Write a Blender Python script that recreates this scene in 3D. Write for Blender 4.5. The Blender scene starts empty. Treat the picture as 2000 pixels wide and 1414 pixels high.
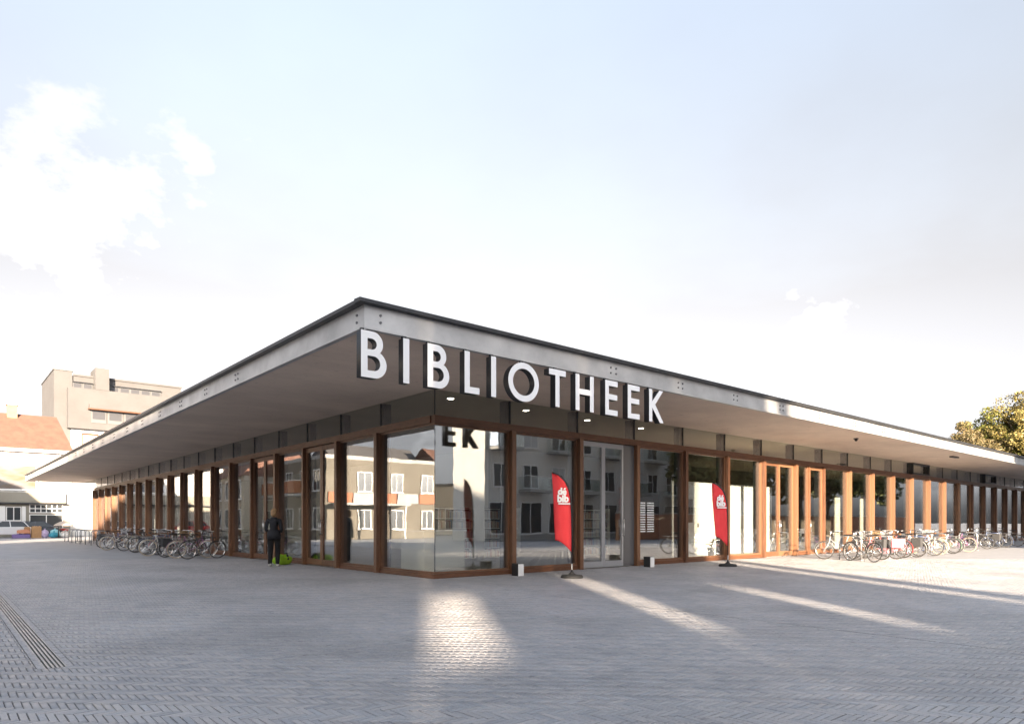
import bpy, bmesh, math, random
import numpy as np
from mathutils import Vector, Matrix, Euler
R = math.radians
random.seed(7); rng = np.random.default_rng(11)
scene = bpy.context.scene
COL = scene.collection

# ------------------------------------------------------------------ camera
# world: origin = glass corner of the library, +x along the entrance side, +y along the other glazed side
CAM = Vector((-9.094, -13.477, 1.35)); YAW = R(49.4)
FW = Vector((math.cos(YAW), math.sin(YAW), 0)); RT = Vector((math.sin(YAW), -math.cos(YAW), 0))
cam_d = bpy.data.cameras.new('camera'); cam = bpy.data.objects.new('camera', cam_d); COL.objects.link(cam)
cam.location = CAM; cam.rotation_euler = (R(90), 0, YAW - R(90))
cam_d.sensor_width = 36; cam_d.lens = 1316 / 2000 * 36; cam_d.shift_y = (1020 - 707) / 2000
cam_d.clip_start = .05; cam_d.clip_end = 3000
scene.camera = cam

# ------------------------------------------------------------------ sun, sky, exposure
SUN_AZ = Vector((-.551, -.835, 0)).normalized(); SUN_EL = R(11.5)
sun_d = bpy.data.lights.new('sun', 'SUN'); sun = bpy.data.objects.new('sun', sun_d); COL.objects.link(sun)
sun_d.energy = 2.0; sun_d.angle = R(.9); sun_d.color = (1, .81, .60)
to_sun = SUN_AZ * math.cos(SUN_EL) + Vector((0, 0, math.sin(SUN_EL)))
sun.rotation_euler = to_sun.to_track_quat('Z', 'Y').to_euler(); sun.location = (-30, -40, 30)
EXPOSURE = 3.80; SKY = .052
scene.view_settings.view_transform = 'Standard'; scene.view_settings.look = 'None'
scene.view_settings.exposure = EXPOSURE; scene.view_settings.gamma = 1; scene.view_settings.use_curve_mapping = False
scene.render.engine = 'CYCLES'
scene.cycles.use_denoising = True
scene.cycles.max_bounces = 10; scene.cycles.transparent_max_bounces = 24; scene.cycles.glossy_bounces = 5
scene.cycles.caustics_reflective = False; scene.cycles.caustics_refractive = False
scene.cycles.sample_clamp_indirect = 6

W = bpy.data.worlds.new('World'); scene.world = W; W.use_nodes = True
def world_sky():
    nt = W.node_tree; N = nt.nodes; L = nt.links; N.clear()
    out = N.new('ShaderNodeOutputWorld'); bg = N.new('ShaderNodeBackground')
    sky = N.new('ShaderNodeTexSky'); sky.sky_type = 'NISHITA'; sky.sun_disc = False
    sky.sun_elevation = SUN_EL; sky.sun_rotation = math.atan2(SUN_AZ.x, SUN_AZ.y)
    sky.air_density = 1.0; sky.dust_density = 3.0; sky.ozone_density = 1.6; sky.altitude = 20
    tc = N.new('ShaderNodeTexCoord'); sep = N.new('ShaderNodeSeparateXYZ'); L.new(tc.outputs['Generated'], sep.inputs[0])
    def mth(op, a, b=None, c=None, clamp=False):
        m = N.new('ShaderNodeMath'); m.operation = op; m.use_clamp = clamp
        for i, v in enumerate((a, b, c)):
            if v is None: continue
            if isinstance(v, (int, float)): m.inputs[i].default_value = v
            else: L.new(v, m.inputs[i])
        return m.outputs[0]
    z = mth('MAXIMUM', sep.outputs['Z'], .0)
    def noise(vec, scale, detail, rough):
        n = N.new('ShaderNodeTexNoise'); n.inputs['Scale'].default_value = scale; n.inputs['Detail'].default_value = detail; n.inputs['Roughness'].default_value = rough
        L.new(vec, n.inputs['Vector']); return n.outputs['Fac']
    def blend(f, a, b):
        x = N.new('ShaderNodeMix'); x.data_type = 'RGBA'; L.new(f, x.inputs['Factor']); L.new(a, x.inputs[6])
        if isinstance(b, tuple): x.inputs[7].default_value = b
        else: L.new(b, x.inputs[7])
        return x.outputs[2]
    # thin high haze everywhere, thicker towards the horizon
    den = mth('ADD', z, .16); comb = N.new('ShaderNodeCombineXYZ')
    L.new(mth('DIVIDE', sep.outputs['X'], den), comb.inputs[0]); L.new(mth('DIVIDE', sep.outputs['Y'], den), comb.inputs[1]); comb.inputs[2].default_value = 3.1
    streak = noise(comb.outputs[0], .9, 7, .55)
    bw = N.new('ShaderNodeRGBToBW'); L.new(sky.outputs[0], bw.inputs[0])
    grey = N.new('ShaderNodeCombineColor'); [L.new(bw.outputs[0], grey.inputs[i]) for i in range(3)]
    v55 = N.new('ShaderNodeValue'); v55.outputs[0].default_value = .62
    pale = blend(v55.outputs[0], sky.outputs[0], grey.outputs[0])
    def tinted(k, t):
        lv = mth('MULTIPLY', mth('POWER', bw.outputs[0], HAZE_P), k); c = N.new('ShaderNodeCombineColor')
        for i in range(3): L.new(mth('MULTIPLY', lv, t[i]), c.inputs[i])
        return c.outputs[0]
    veil = mth('ADD', mth('MULTIPLY', z, -2.6), mth('ADD', mth('MULTIPLY', streak, .6), 1.50), clamp=True)
    col = blend(mth('MULTIPLY', veil, .96), pale, tinted(HAZE, (1.0, .985, 1.01)))
    # cumulus: puffs low over the horizon all round, one larger bank over the left of the square
    mp = N.new('ShaderNodeMapping'); mp.inputs['Scale'].default_value = (1, 1, 1.7); mp.inputs['Location'].default_value = (.35, .1, .42); L.new(tc.outputs['Generated'], mp.inputs[0])
    puff = noise(mp.outputs[0], 4.6, 9, .6)
    def bank(px, py, k, w):
        c = Vector(FW * 1316 + RT * (px - 1000) + Vector((0, 0, 1020 - py))).normalized()
        d_ = N.new('ShaderNodeVectorMath'); d_.operation = 'DOT_PRODUCT'; L.new(tc.outputs['Generated'], d_.inputs[0]); d_.inputs[1].default_value = c
        return mth('MULTIPLY', mth('SUBTRACT', d_.outputs['Value'], w, clamp=True), k)
    low = mth('MULTIPLY', mth('SUBTRACT', .36, z, clamp=True), .42)
    cov = mth('ADD', mth('ADD', puff, low), mth('MAXIMUM', mth('MAXIMUM', bank(60, 335, 24, .988), bank(250, 400, 26, .9915)), bank(90, 470, 24, .991)))
    cloud = mth('MULTIPLY', mth('SUBTRACT', cov, .668, clamp=True), 11.0, clamp=True)
    col = blend(mth('MULTIPLY', cloud, .9), col, tinted(CLOUD, (1.0, .99, .99)))
    L.new(col, bg.inputs[0]); bg.inputs[1].default_value = SKY
    L.new(bg.outputs[0], out.inputs[0])
HAZE, CLOUD, HAZE_P = .515, .94, 1.0
world_sky()

# ------------------------------------------------------------------ materials
MATS = {}
def mat(name, base, rough=.6, metal=0., spec=.5, noise=None, bump=0., bump_scale=60., emit=None, coat=0., stretch=None, rand=None, stain=None):
    """procedural principled material. noise = (scale, colour2, amount[, detail]); rand = ('island'|'object', colour2, amount)"""
    m = bpy.data.materials.new(name); m.use_nodes = True; MATS[name] = m
    nt = m.node_tree; N = nt.nodes; L = nt.links
    b = N['Principled BSDF']; b.inputs['Roughness'].default_value = rough; b.inputs['Metallic'].default_value = metal
    b.inputs['Specular IOR Level'].default_value = spec; b.inputs['Base Color'].default_value = (*base, 1)
    if coat: b.inputs['Coat Weight'].default_value = coat; b.inputs['Coat Roughness'].default_value = .08
    tc = N.new('ShaderNodeTexCoord'); mp = N.new('ShaderNodeMapping'); L.new(tc.outputs['Object'], mp.inputs[0])
    if stretch: mp.inputs['Scale'].default_value = stretch
    col = None
    def mixc(a, b2, f):
        x = N.new('ShaderNodeMix'); x.data_type = 'RGBA'
        if isinstance(a, tuple): x.inputs[6].default_value = (*a[:3], 1)
        else: L.new(a, x.inputs[6])
        x.inputs[7].default_value = (*b2, 1); L.new(f, x.inputs[0]); return x.outputs[2]
    cur = base
    if noise:
        t = N.new('ShaderNodeTexNoise'); t.inputs['Scale'].default_value = noise[0]; t.inputs['Detail'].default_value = noise[3] if len(noise) > 3 else 6
        t.inputs['Roughness'].default_value = .62; L.new(mp.outputs[0], t.inputs['Vector'])
        mr = N.new('ShaderNodeMapRange'); mr.inputs[1].default_value = .38; mr.inputs[2].default_value = .66
        mr.inputs[3].default_value = 0; mr.inputs[4].default_value = noise[2]; L.new(t.outputs['Fac'], mr.inputs[0])
        cur = mixc(cur, noise[1], mr.outputs[0])
        rr = N.new('ShaderNodeMapRange'); rr.inputs[3].default_value = max(rough - .1, .02); rr.inputs[4].default_value = min(rough + .1, 1); L.new(t.outputs['Fac'], rr.inputs[0])
        L.new(rr.outputs[0], b.inputs['Roughness'])
    if rand:
        if rand[0] == 'island': g = N.new('ShaderNodeNewGeometry'); rv = g.outputs['Random Per Island']
        else: g = N.new('ShaderNodeObjectInfo'); rv = g.outputs['Random']
        mu = N.new('ShaderNodeMath'); mu.operation = 'MULTIPLY'; mu.inputs[1].default_value = rand[2]; L.new(rv, mu.inputs[0])
        cur = mixc(cur, rand[1], mu.outputs[0])
        if len(rand) > 3:      # a third tone for some pieces
            s = N.new('ShaderNodeMath'); s.operation = 'FRACT'; k = N.new('ShaderNodeMath'); k.operation = 'MULTIPLY'; k.inputs[1].default_value = 37.7
            L.new(rv, k.inputs[0]); L.new(k.outputs[0], s.inputs[0])
            p = N.new('ShaderNodeMath'); p.operation = 'MULTIPLY'; p.inputs[1].default_value = rand[4]; L.new(s.outputs[0], p.inputs[0])
            cur = mixc(cur, rand[3], p.outputs[0])
    if stain:      # broad dirt patches laid out in the place itself, the same for every piece
        ge = N.new('ShaderNodeNewGeometry'); st = N.new('ShaderNodeTexNoise'); st.inputs['Scale'].default_value = .45; st.inputs['Detail'].default_value = 8; st.inputs['Roughness'].default_value = .65; L.new(ge.outputs['Position'], st.inputs['Vector'])
        q = N.new('ShaderNodeMapRange'); q.inputs[1].default_value = .45; q.inputs[2].default_value = .72; q.inputs[3].default_value = 0; q.inputs[4].default_value = stain[1]; L.new(st.outputs['Fac'], q.inputs[0]); cur = mixc(cur, stain[0], q.outputs[0])
        s2 = N.new('ShaderNodeTexNoise'); s2.inputs['Scale'].default_value = 7; s2.inputs['Detail'].default_value = 3; L.new(ge.outputs['Position'], s2.inputs['Vector'])
        q2 = N.new('ShaderNodeMapRange'); q2.inputs[1].default_value = .66; q2.inputs[2].default_value = .74; q2.inputs[3].default_value = 0; q2.inputs[4].default_value = .55; L.new(s2.outputs['Fac'], q2.inputs[0]); cur = mixc(cur, tuple(v * .6 for v in stain[0]), q2.outputs[0])
    if not isinstance(cur, tuple): L.new(cur, b.inputs['Base Color'])
    if bump:
        t2 = N.new('ShaderNodeTexNoise'); t2.inputs['Scale'].default_value = bump_scale; t2.inputs['Detail'].default_value = 5; L.new(mp.outputs[0], t2.inputs['Vector'])
        bp = N.new('ShaderNodeBump'); bp.inputs['Strength'].default_value = bump; bp.inputs['Distance'].default_value = .02
        L.new(t2.outputs['Fac'], bp.inputs['Height']); L.new(bp.outputs[0], b.inputs['Normal'])
    if emit: b.inputs['Emission Color'].default_value = (*emit[0], 1); b.inputs['Emission Strength'].default_value = emit[1]
    return m
def glass(name, base=.2, tint=(.86, .90, .88), rough=.0):
    m = bpy.data.materials.new(name); m.use_nodes = True; MATS[name] = m
    nt = m.node_tree; N = nt.nodes; L = nt.links; N.remove(N['Principled BSDF']); out = N['Material Output']
    tr = N.new('ShaderNodeBsdfTransparent'); tr.inputs[0].default_value = (*tint, 1)
    gl = N.new('ShaderNodeBsdfGlossy'); gl.inputs['Roughness'].default_value = rough; gl.inputs['Color'].default_value = (.95, .97, 1, 1)
    lw = N.new('ShaderNodeLayerWeight'); lw.inputs['Blend'].default_value = .5
    pw = N.new('ShaderNodeMath'); pw.operation = 'POWER'; pw.inputs[1].default_value = 4.; L.new(lw.outputs['Facing'], pw.inputs[0])
    mr = N.new('ShaderNodeMapRange'); mr.inputs[3].default_value = base; mr.inputs[4].default_value = .95; L.new(pw.outputs[0], mr.inputs[0])
    tx = N.new('ShaderNodeTexCoord'); no = N.new('ShaderNodeTexNoise'); no.inputs['Scale'].default_value = .8; L.new(tx.outputs['Object'], no.inputs['Vector'])
    bp = N.new('ShaderNodeBump'); bp.inputs['Strength'].default_value = .035; bp.inputs['Distance'].default_value = .05
    L.new(no.outputs['Fac'], bp.inputs['Height']); L.new(bp.outputs[0], gl.inputs['Normal'])
    mx = N.new('ShaderNodeMixShader'); L.new(mr.outputs[0], mx.inputs[0]); L.new(tr.outputs[0], mx.inputs[1]); L.new(gl.outputs[0], mx.inputs[2])
    L.new(mx.outputs[0], out.inputs[0]); return m

PAV = (.435, .445, .475); PAV2 = (.285, .29, .312)
mat('paver_piece', PAV, .5, spec=.55, noise=(30, (.25, .254, .268), .5), bump=.35, bump_scale=90, rand=('object', PAV2, .75, (.50, .465, .45), .7), stain=((.225, .225, .235), .75))
mat('paver_joined', PAV, .5, spec=.55, noise=(.35, (.27, .275, .295), .7), bump=.25, bump_scale=90, rand=('island', PAV2, .75, (.50, .465, .45), .7), stain=((.225, .225, .235), .75))
mat('joint_sand', (.17, .163, .158), .95, noise=(4, (.12, .115, .11), .6))
mat('ground_far', (.375, .378, .398), .75, noise=(1.2, (.305, .308, .325), .8), bump=.15, bump_scale=14)
mat('wood', (.150, .068, .036), .42, noise=(3.2, (.07, .031, .017), .95), stretch=(7, 7, .45), bump=.06, bump_scale=14, rand=('object', (.215, .108, .056), .9))
mat('wood_rail', (.145, .06, .029), .42, noise=(3, (.085, .036, .018), .85), stretch=(1, 1, 8), bump=.05, bump_scale=14)
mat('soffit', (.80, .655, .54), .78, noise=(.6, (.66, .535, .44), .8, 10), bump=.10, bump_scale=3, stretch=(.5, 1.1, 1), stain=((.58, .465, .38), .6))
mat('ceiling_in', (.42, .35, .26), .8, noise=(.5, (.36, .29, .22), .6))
mat('galvanised', (.56, .56, .56), .42, metal=.5, noise=(1.1, (.40, .40, .405), .95, 8), bump=.05, bump_scale=2.5)
mat('dark_steel', (.045, .047, .052), .4, metal=.6, noise=(3, (.07, .07, .075), .6))
mat('grey_steel', (.30, .31, .32), .38, metal=.7, noise=(2, (.24, .25, .26), .6))
mat('panel_grey', (.085, .085, .09), .5); mat('alu', (.33, .33, .34), .45, metal=.3)
mat('brushed_steel', (.62, .62, .62), .28, metal=.9)
mat('bolt', (.16, .16, .17), .35, metal=.8)
mat('letter_white', (.86, .86, .86), .45)
mat('letter_side', (.02, .02, .022), .5)
mat('black_rubber', (.018, .018, .019), .7, noise=(20, (.03, .03, .03), .5))
mat('black_paint', (.02, .02, .022), .35)
mat('white_paint', (.78, .77, .75), .5, noise=(2, (.70, .69, .67), .5))
mat('white_inside', (.80, .79, .76), .6)
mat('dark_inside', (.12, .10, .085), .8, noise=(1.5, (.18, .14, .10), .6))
mat('floor_in', (.48, .46, .43), .35, noise=(1, (.42, .40, .375), .5))
mat('cream_panel', (.74, .71, .60), .5, noise=(1.5, (.68, .65, .55), .4))
mat('lamp_glow', (.9, .9, .85), .5, emit=((1, .88, .70), 2.2))
mat('stone_edge', (.52, .50, .50), .8, noise=(26, (.30, .29, .30), 1.0), bump=.4, bump_scale=40)
mat('flag_red', (.72, .035, .04), .7, noise=(2.5, (.62, .028, .035), .5))
mat('flag_print', (.82, .80, .78), .7)
mat('leaf_pot', (.08, .14, .035), .6, rand=('island', (.14, .2, .05), .8))
glass('window_glass', .21, (.94, .96, .95)); glass('clear_glass', .10, (.93, .95, .94)); glass('house_glass', .35, (.25, .27, .28))

# ------------------------------------------------------------------ mesh helpers
class MB:
    def __init__(s): s.v = []; s.f = []; s.m = []
    def add(s, vs, fs, mi=0):
        o = len(s.v); s.v += [tuple(v) for v in vs]; s.f += [tuple(i + o for i in f) for f in fs]; s.m += [mi] * len(fs); return s
    def box(s, x0, x1, y0, y1, z0, z1, mi=0):
        return s.add([(x0, y0, z0), (x1, y0, z0), (x1, y1, z0), (x0, y1, z0), (x0, y0, z1), (x1, y0, z1), (x1, y1, z1), (x0, y1, z1)],
                     [(0, 3, 2, 1), (4, 5, 6, 7), (0, 1, 5, 4), (1, 2, 6, 5), (2, 3, 7, 6), (3, 0, 4, 7)], mi)
    def prism(s, pts, z0, z1, mi=0):
        n = len(pts); v = [(p[0], p[1], z0) for p in pts] + [(p[0], p[1], z1) for p in pts]
        return s.add(v, [tuple(range(n))[::-1], tuple(range(n, 2 * n))] + [(i, (i + 1) % n, (i + 1) % n + n, i + n) for i in range(n)], mi)
    def sweep(s, prof, axis, a, b, mi=0):
        """extrude a 2-D profile (list of (p,q)) along axis: 'x' -> (a..b, p, q), 'y' -> (p, a..b, q)"""
        n = len(prof); f = (lambda t, p: (t, p[0], p[1])) if axis == 'x' else (lambda t, p: (p[0], t, p[1]))
        v = [f(a, p) for p in prof] + [f(b, p) for p in prof]
        return s.add(v, [tuple(range(n)), tuple(range(n, 2 * n))[::-1]] + [(i, i + n, (i + 1) % n + n, (i + 1) % n) for i in range(n)], mi)
    def tube(s, path, r, n=8, mi=0, closed=False, caps=True):
        path = [Vector(p) for p in path]; k = len(path); rs = r if isinstance(r, (list, tuple)) else [r] * k
        o = len(s.v); up0 = None; fs = []
        for i, p in enumerate(path):
            a = path[i - 1] if (i > 0 or closed) else p; b = path[(i + 1) % k] if (i < k - 1 or closed) else p
            t = (b - a).normalized()
            ref = Vector((0, 0, 1)) if abs(t.z) < .9 else Vector((1, 0, 0))
            if up0 is not None and (up0 - t * up0.dot(t)).length > .2: ref = up0
            u = (ref - t * ref.dot(t)).normalized(); w = t.cross(u); up0 = u
            for j in range(n):
                c = math.cos(2 * math.pi * j / n); d = math.sin(2 * math.pi * j / n)
                s.v.append(tuple(p + u * c * rs[i] + w * d * rs[i]))
        for i in range(k if closed else k - 1):
            for j in range(n):
                A = o + i * n + j; B = o + i * n + (j + 1) % n; C = o + ((i + 1) % k) * n + (j + 1) % n; D = o + ((i + 1) % k) * n + j
                fs.append((A, B, C, D))
        if caps and not closed:
            fs.append(tuple(o + j for j in range(n))[::-1]); fs.append(tuple(o + (k - 1) * n + j for j in range(n)))
        s.f += fs; s.m += [mi] * len(fs); return s
    def lathe(s, prof, n=16, c=(0, 0, 0), mi=0):
        o = len(s.v); k = len(prof); fs = []
        for r, z in prof:
            for j in range(n):
                a = 2 * math.pi * j / n; s.v.append((c[0] + r * math.cos(a), c[1] + r * math.sin(a), c[2] + z))
        for i in range(k - 1):
            for j in range(n): fs.append((o + i * n + j, o + i * n + (j + 1) % n, o + (i + 1) * n + (j + 1) % n, o + (i + 1) * n + j))
        fs.append(tuple(o + j for j in range(n))[::-1]); fs.append(tuple(o + (k - 1) * n + j for j in range(n)))
        s.f += fs; s.m += [mi] * len(fs); return s
    def ball(s, c, r, n=12, mi=0):
        rr = r if isinstance(r, (tuple, list)) else (r, r, r); o = len(s.v); h = n // 2; fs = []
        for i in range(1, h):
            a = math.pi * i / h
            for j in range(n):
                b = 2 * math.pi * j / n; s.v.append((c[0] + rr[0] * math.sin(a) * math.cos(b), c[1] + rr[1] * math.sin(a) * math.sin(b), c[2] + rr[2] * math.cos(a)))
        t = len(s.v); s.v.append((c[0], c[1], c[2] + rr[2])); s.v.append((c[0], c[1], c[2] - rr[2]))
        for i in range(h - 2):
            for j in range(n): fs.append((o + i * n + j, o + (i + 1) * n + j, o + (i + 1) * n + (j + 1) % n, o + i * n + (j + 1) % n))
        for j in range(n):
            fs.append((t, o + j, o + (j + 1) % n)); fs.append((t + 1, o + (h - 2) * n + (j + 1) % n, o + (h - 2) * n + j))
        s.f += fs; s.m += [mi] * len(fs); return s
    def mesh(s, name, mats, smooth=False):
        me = bpy.data.meshes.new(name); me.from_pydata(s.v, [], s.f)
        for m in ([mats] if isinstance(mats, str) else mats): me.materials.append(MATS[m])
        if len(set(s.m)) > 1: me.polygons.foreach_set('material_index', s.m)
        if smooth: me.polygons.foreach_set('use_smooth', [True] * len(s.f))
        me.update(); return me
    def build(s, name, mats, parent=None, smooth=False, fixn=False):
        me = s.mesh(name, mats, smooth)
        if fixn:
            b = bmesh.new(); b.from_mesh(me); bmesh.ops.recalc_face_normals(b, faces=b.faces); b.to_mesh(me); b.free()
        return link(name, me, parent)
def link(name, data, parent=None, loc=None, rot=None):
    o = bpy.data.objects.new(name, data); COL.objects.link(o)
    if parent is not None: o.parent = parent
    if loc is not None: o.location = loc
    if rot is not None: o.rotation_euler = rot
    return o
def tag(o, label=None, cat=None, group=None, kind=None):
    if label: o['label'] = label
    if cat: o['category'] = cat
    if group: o['group'] = group
    if kind: o['kind'] = kind
    return o
def thing(name, label, cat, loc=(0, 0, 0), rz=0, group=None):
    o = link(name, None, None, loc, (0, 0, rz)); o.empty_display_size = .3
    return tag(o, label, cat, group)
def copy_tree(o, parent=None):
    c = o.copy(); COL.objects.link(c); c.parent = parent
    for ch in o.children: copy_tree(ch, c)
    return c
def box(name, m, parent, *b): return MB().box(*b).build(name, m, parent)

# ------------------------------------------------------------------ ground, paving
g = MB(); g.add([(-900, -900, -.02), (900, -900, -.02), (900, 900, -.02), (-900, 900, -.02)], [(0, 1, 2, 3)])
ground = tag(g.build('ground', 'ground_far'), kind='structure')
DRX = (-8.38, -8.09); DRY0 = -5.95       # the drain: x range and near end
BL, BW, JT = .2, .05, .0030
def herringbone():
    c0 = np.array(CAM[:2]); F = np.array(FW[:2]); Rr = np.array(RT[:2])
    Zmax = 25.
    n = int(60 / BW)
    k = np.arange(-n, n + 1)[:, None]; m = np.arange(-170, 171)[None, :]
    ox = c0[0] + 8; oy = c0[1] + 8
    base = np.stack([k * BW + m * BL + 0 * m, -(k * BW - m * BL)], -1).reshape(-1, 2)
    allc, allo = [], []
    for o, (cx, cy) in enumerate(((BL / 2, -BW / 2), (BW / 2, -(BW + BL / 2)))):
        c = base + np.array([cx + ox - (ox % BW), cy + oy - (oy % BW)])
        d = c - c0; Z = d @ F; X = d @ Rr
        keep = (Z > 3.0) & (Z < Zmax) & (np.abs(X) < .86 * Z + .9)
        keep &= ~((c[:, 0] > -.04) & (c[:, 1] > -.04))
        hx, hy = (BL / 2, BW / 2) if o == 0 else (BW / 2, BL / 2)
        keep &= ~((c[:, 0] - hx > DRX[0] - .012) & (c[:, 0] + hx < DRX[1] + .012) & (c[:, 1] - hy > DRY0 - .012))
        allc.append(c[keep]); allo.append(np.full(keep.sum(), o))
    return np.concatenate(allc), np.concatenate(allo)
bc, bo = herringbone()
d = bc - np.array(CAM[:2]); Zb = d @ np.array(FW[:2]); Xb = d @ np.array(RT[:2])
inframe = (np.abs(Xb) < .755 * Zb) & (Zb > 4.52)
order = np.argsort(np.where(inframe, Zb, 1e9))
near = order[:300]; rest = np.setdiff1d(np.arange(len(bc)), near)
def brick_geo(o):
    hx, hy = (BL / 2 - JT, BW / 2 - JT) if o == 0 else (BW / 2 - JT, BL / 2 - JT); ch = .0018
    return np.array([(-hx, -hy, -.012), (hx, -hy, -.012), (hx, hy, -.012), (-hx, hy, -.012),
                     (-hx, -hy, -.004), (hx, -hy, -.004), (hx, hy, -.004), (-hx, hy, -.004),
                     (-hx + ch, -hy + ch, 0), (hx - ch, -hy + ch, 0), (hx - ch, hy - ch, 0), (-hx + ch, hy - ch, 0)])
BF = [(8, 9, 10, 11)] + [(4 + i, 4 + (i + 1) % 4, 8 + (i + 1) % 4, 8 + i) for i in range(4)] + [(i, (i + 1) % 4, 4 + (i + 1) % 4, 4 + i) for i in range(4)]
bm_ = []
for o in (0, 1):
    x = MB(); x.add([tuple(v) for v in brick_geo(o)], BF); bm_.append(x.mesh('paving_brick', 'paver_piece'))
for i in near:
    link('paving_brick', bm_[bo[i]], ground, (bc[i, 0] + rng.normal(0, .0008), bc[i, 1] + rng.normal(0, .0008), rng.normal(0, .0009)),
         (rng.normal(0, .006), rng.normal(0, .006), rng.normal(0, .008)))
def joined_bricks():
    n = len(rest); geo = np.stack([brick_geo(0), brick_geo(1)])[bo[rest]].copy()
    tx = rng.normal(0, .006, n)[:, None]; ty = rng.normal(0, .006, n)[:, None]; dz = rng.normal(0, .0008, n)[:, None]
    geo[:, :, 2] += geo[:, :, 0] * tx + geo[:, :, 1] * ty + dz
    geo[:, :, 0] += bc[rest, 0][:, None]; geo[:, :, 1] += bc[rest, 1][:, None]
    # bricks beside the drain are cut to its edge
    cx = bc[rest, 0]; cy = bc[rest, 1]; hitd = (np.abs(cx - (DRX[0] + DRX[1]) / 2) < .26) & (cy > DRY0 - .11)
    end = hitd & (cy < DRY0); lft = hitd & ~end & (cx < (DRX[0] + DRX[1]) / 2); rgt = hitd & ~end & ~lft
    inx = (geo[:, :, 0] > DRX[0]) & (geo[:, :, 0] < DRX[1])
    geo[end, :, 1] = np.where((geo[end, :, 0] > DRX[0]) & (geo[end, :, 0] < DRX[1]), np.minimum(geo[end, :, 1], DRY0 - .004), geo[end, :, 1])
    geo[lft, :, 0] = np.minimum(geo[lft, :, 0], DRX[0] - .003); geo[rgt, :, 0] = np.maximum(geo[rgt, :, 0], DRX[1] + .003)
    F9 = np.array(BF[:5] + BF[5:]); far = Zb[rest] > 11
    idx = (np.arange(n) * 12)[:, None, None] + F9[None]
    idx = np.concatenate([idx[~far].reshape(-1, 4), idx[far][:, :5].reshape(-1, 4)])
    me = bpy.data.meshes.new('paving_bricks'); me.vertices.add(n * 12); me.vertices.foreach_set('co', geo.reshape(-1))
    me.loops.add(len(idx) * 4); me.loops.foreach_set('vertex_index', idx.reshape(-1).astype(np.int32))
    me.polygons.add(len(idx)); me.polygons.foreach_set('loop_start', np.arange(len(idx), dtype=np.int32) * 4)
    me.materials.append(MATS['paver_joined']); me.update(calc_edges=True); me.validate()
    return me
tag(link('paving_bricks', joined_bricks(), ground), kind='stuff')
sand = MB()
zs, hw = (2.9, 25.1), lambda Z: .86 * Z + 1.0
c = [CAM + FW * zs[0] - RT * hw(zs[0]), CAM + FW * zs[0] + RT * hw(zs[0]), CAM + FW * zs[1] + RT * hw(zs[1]), CAM + FW * zs[1] - RT * hw(zs[1])]
sand.add([(p.x, p.y, -.0135) for p in c], [(0, 1, 2, 3)]); tag(sand.build('joint_sand', 'joint_sand', ground), kind='stuff')

# ------------------------------------------------------------------ drains
def drain():
    t = thing('drain_channel', 'long steel slotted drain channel with two pale stone edges let into the paving', 'drain', (DRX[0], DRY0, 0))
    Ld = 34.; w = DRX[1] - DRX[0]; e = .052
    for x0 in (.004, w - e - .004):
        y = 0.
        while y < Ld:
            l = .10 if y < 9 else Ld - y
            if y < 9 and x0 < .1 or y < 9: box('edge_stone', 'stone_edge', t, x0 + random.uniform(0, .004), x0 + e - random.uniform(0, .004), y, y + l - .006, -.018, .002 + random.uniform(-.002, .002))
            else: box('edge_stone', 'stone_edge', t, x0, x0 + e, y, y + l, -.018, .002)
            y += l
    box('trough', 'dark_steel', t, .07, w - .07, 0, Ld, -.018, -.0155)
    nb = 6; gx0, gx1 = e + .008, w - e - .008
    for i in range(nb):
        x = gx0 + (gx1 - gx0) * i / (nb - 1); box('grate_bar', 'grey_steel', t, x - .009, x + .009, 0, Ld, -.014, 0)
    y = .02
    while y < 10:
        box('cross_bar', 'grey_steel', t, gx0, gx1, y, y + .012, -.014, -.006); y += .5
drain()
t = thing('slot_drain', 'thin dark slot drain line in the paving in front of the entrance', 'drain', (-.48, -4.0, 0))
box('slot_rim', 'grey_steel', t, -.009, -.003, -14, 0, -.013, .002); box('slot_rim', 'grey_steel', t, .003, .009, -14, 0, -.013, .002); box('slot_base', 'black_rubber', t, -.003, .003, -14, 0, -.013, .001)

# ------------------------------------------------------------------ the library
SOF = 4.54; TOP = 5.0; OX, OY = 3.8, 3.55; XE, YE = 60.0, 45.4; RX1, RY1 = 63.5, 50.0
lib = thing('library_building', 'long low flat-roofed library with timber posts, glass walls and a deep roof overhang', 'library')
RPOST = [2.36 + 2.555 * n for n in range(23)]         # near edge of each post on the entrance side
LPOST = [2.70 + 2.36 * n for n in range(19)]          # far edge of each post on the other side
PW = .14; PF = -.13
TZ0, TZ1 = 3.74, 3.92
def postx(x0, z0=0.): box('post', 'wood', lib, x0, x0 + PW, PF, .10, z0, TZ0)
def posty(y1): box('post', 'wood', lib, PF, .10, y1 - PW, y1, 0, TZ0)
for n, x in enumerate(RPOST):
    if n != 7: postx(x)
for n, y in enumerate(LPOST):
    if n not in (2, 4): posty(y)

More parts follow.
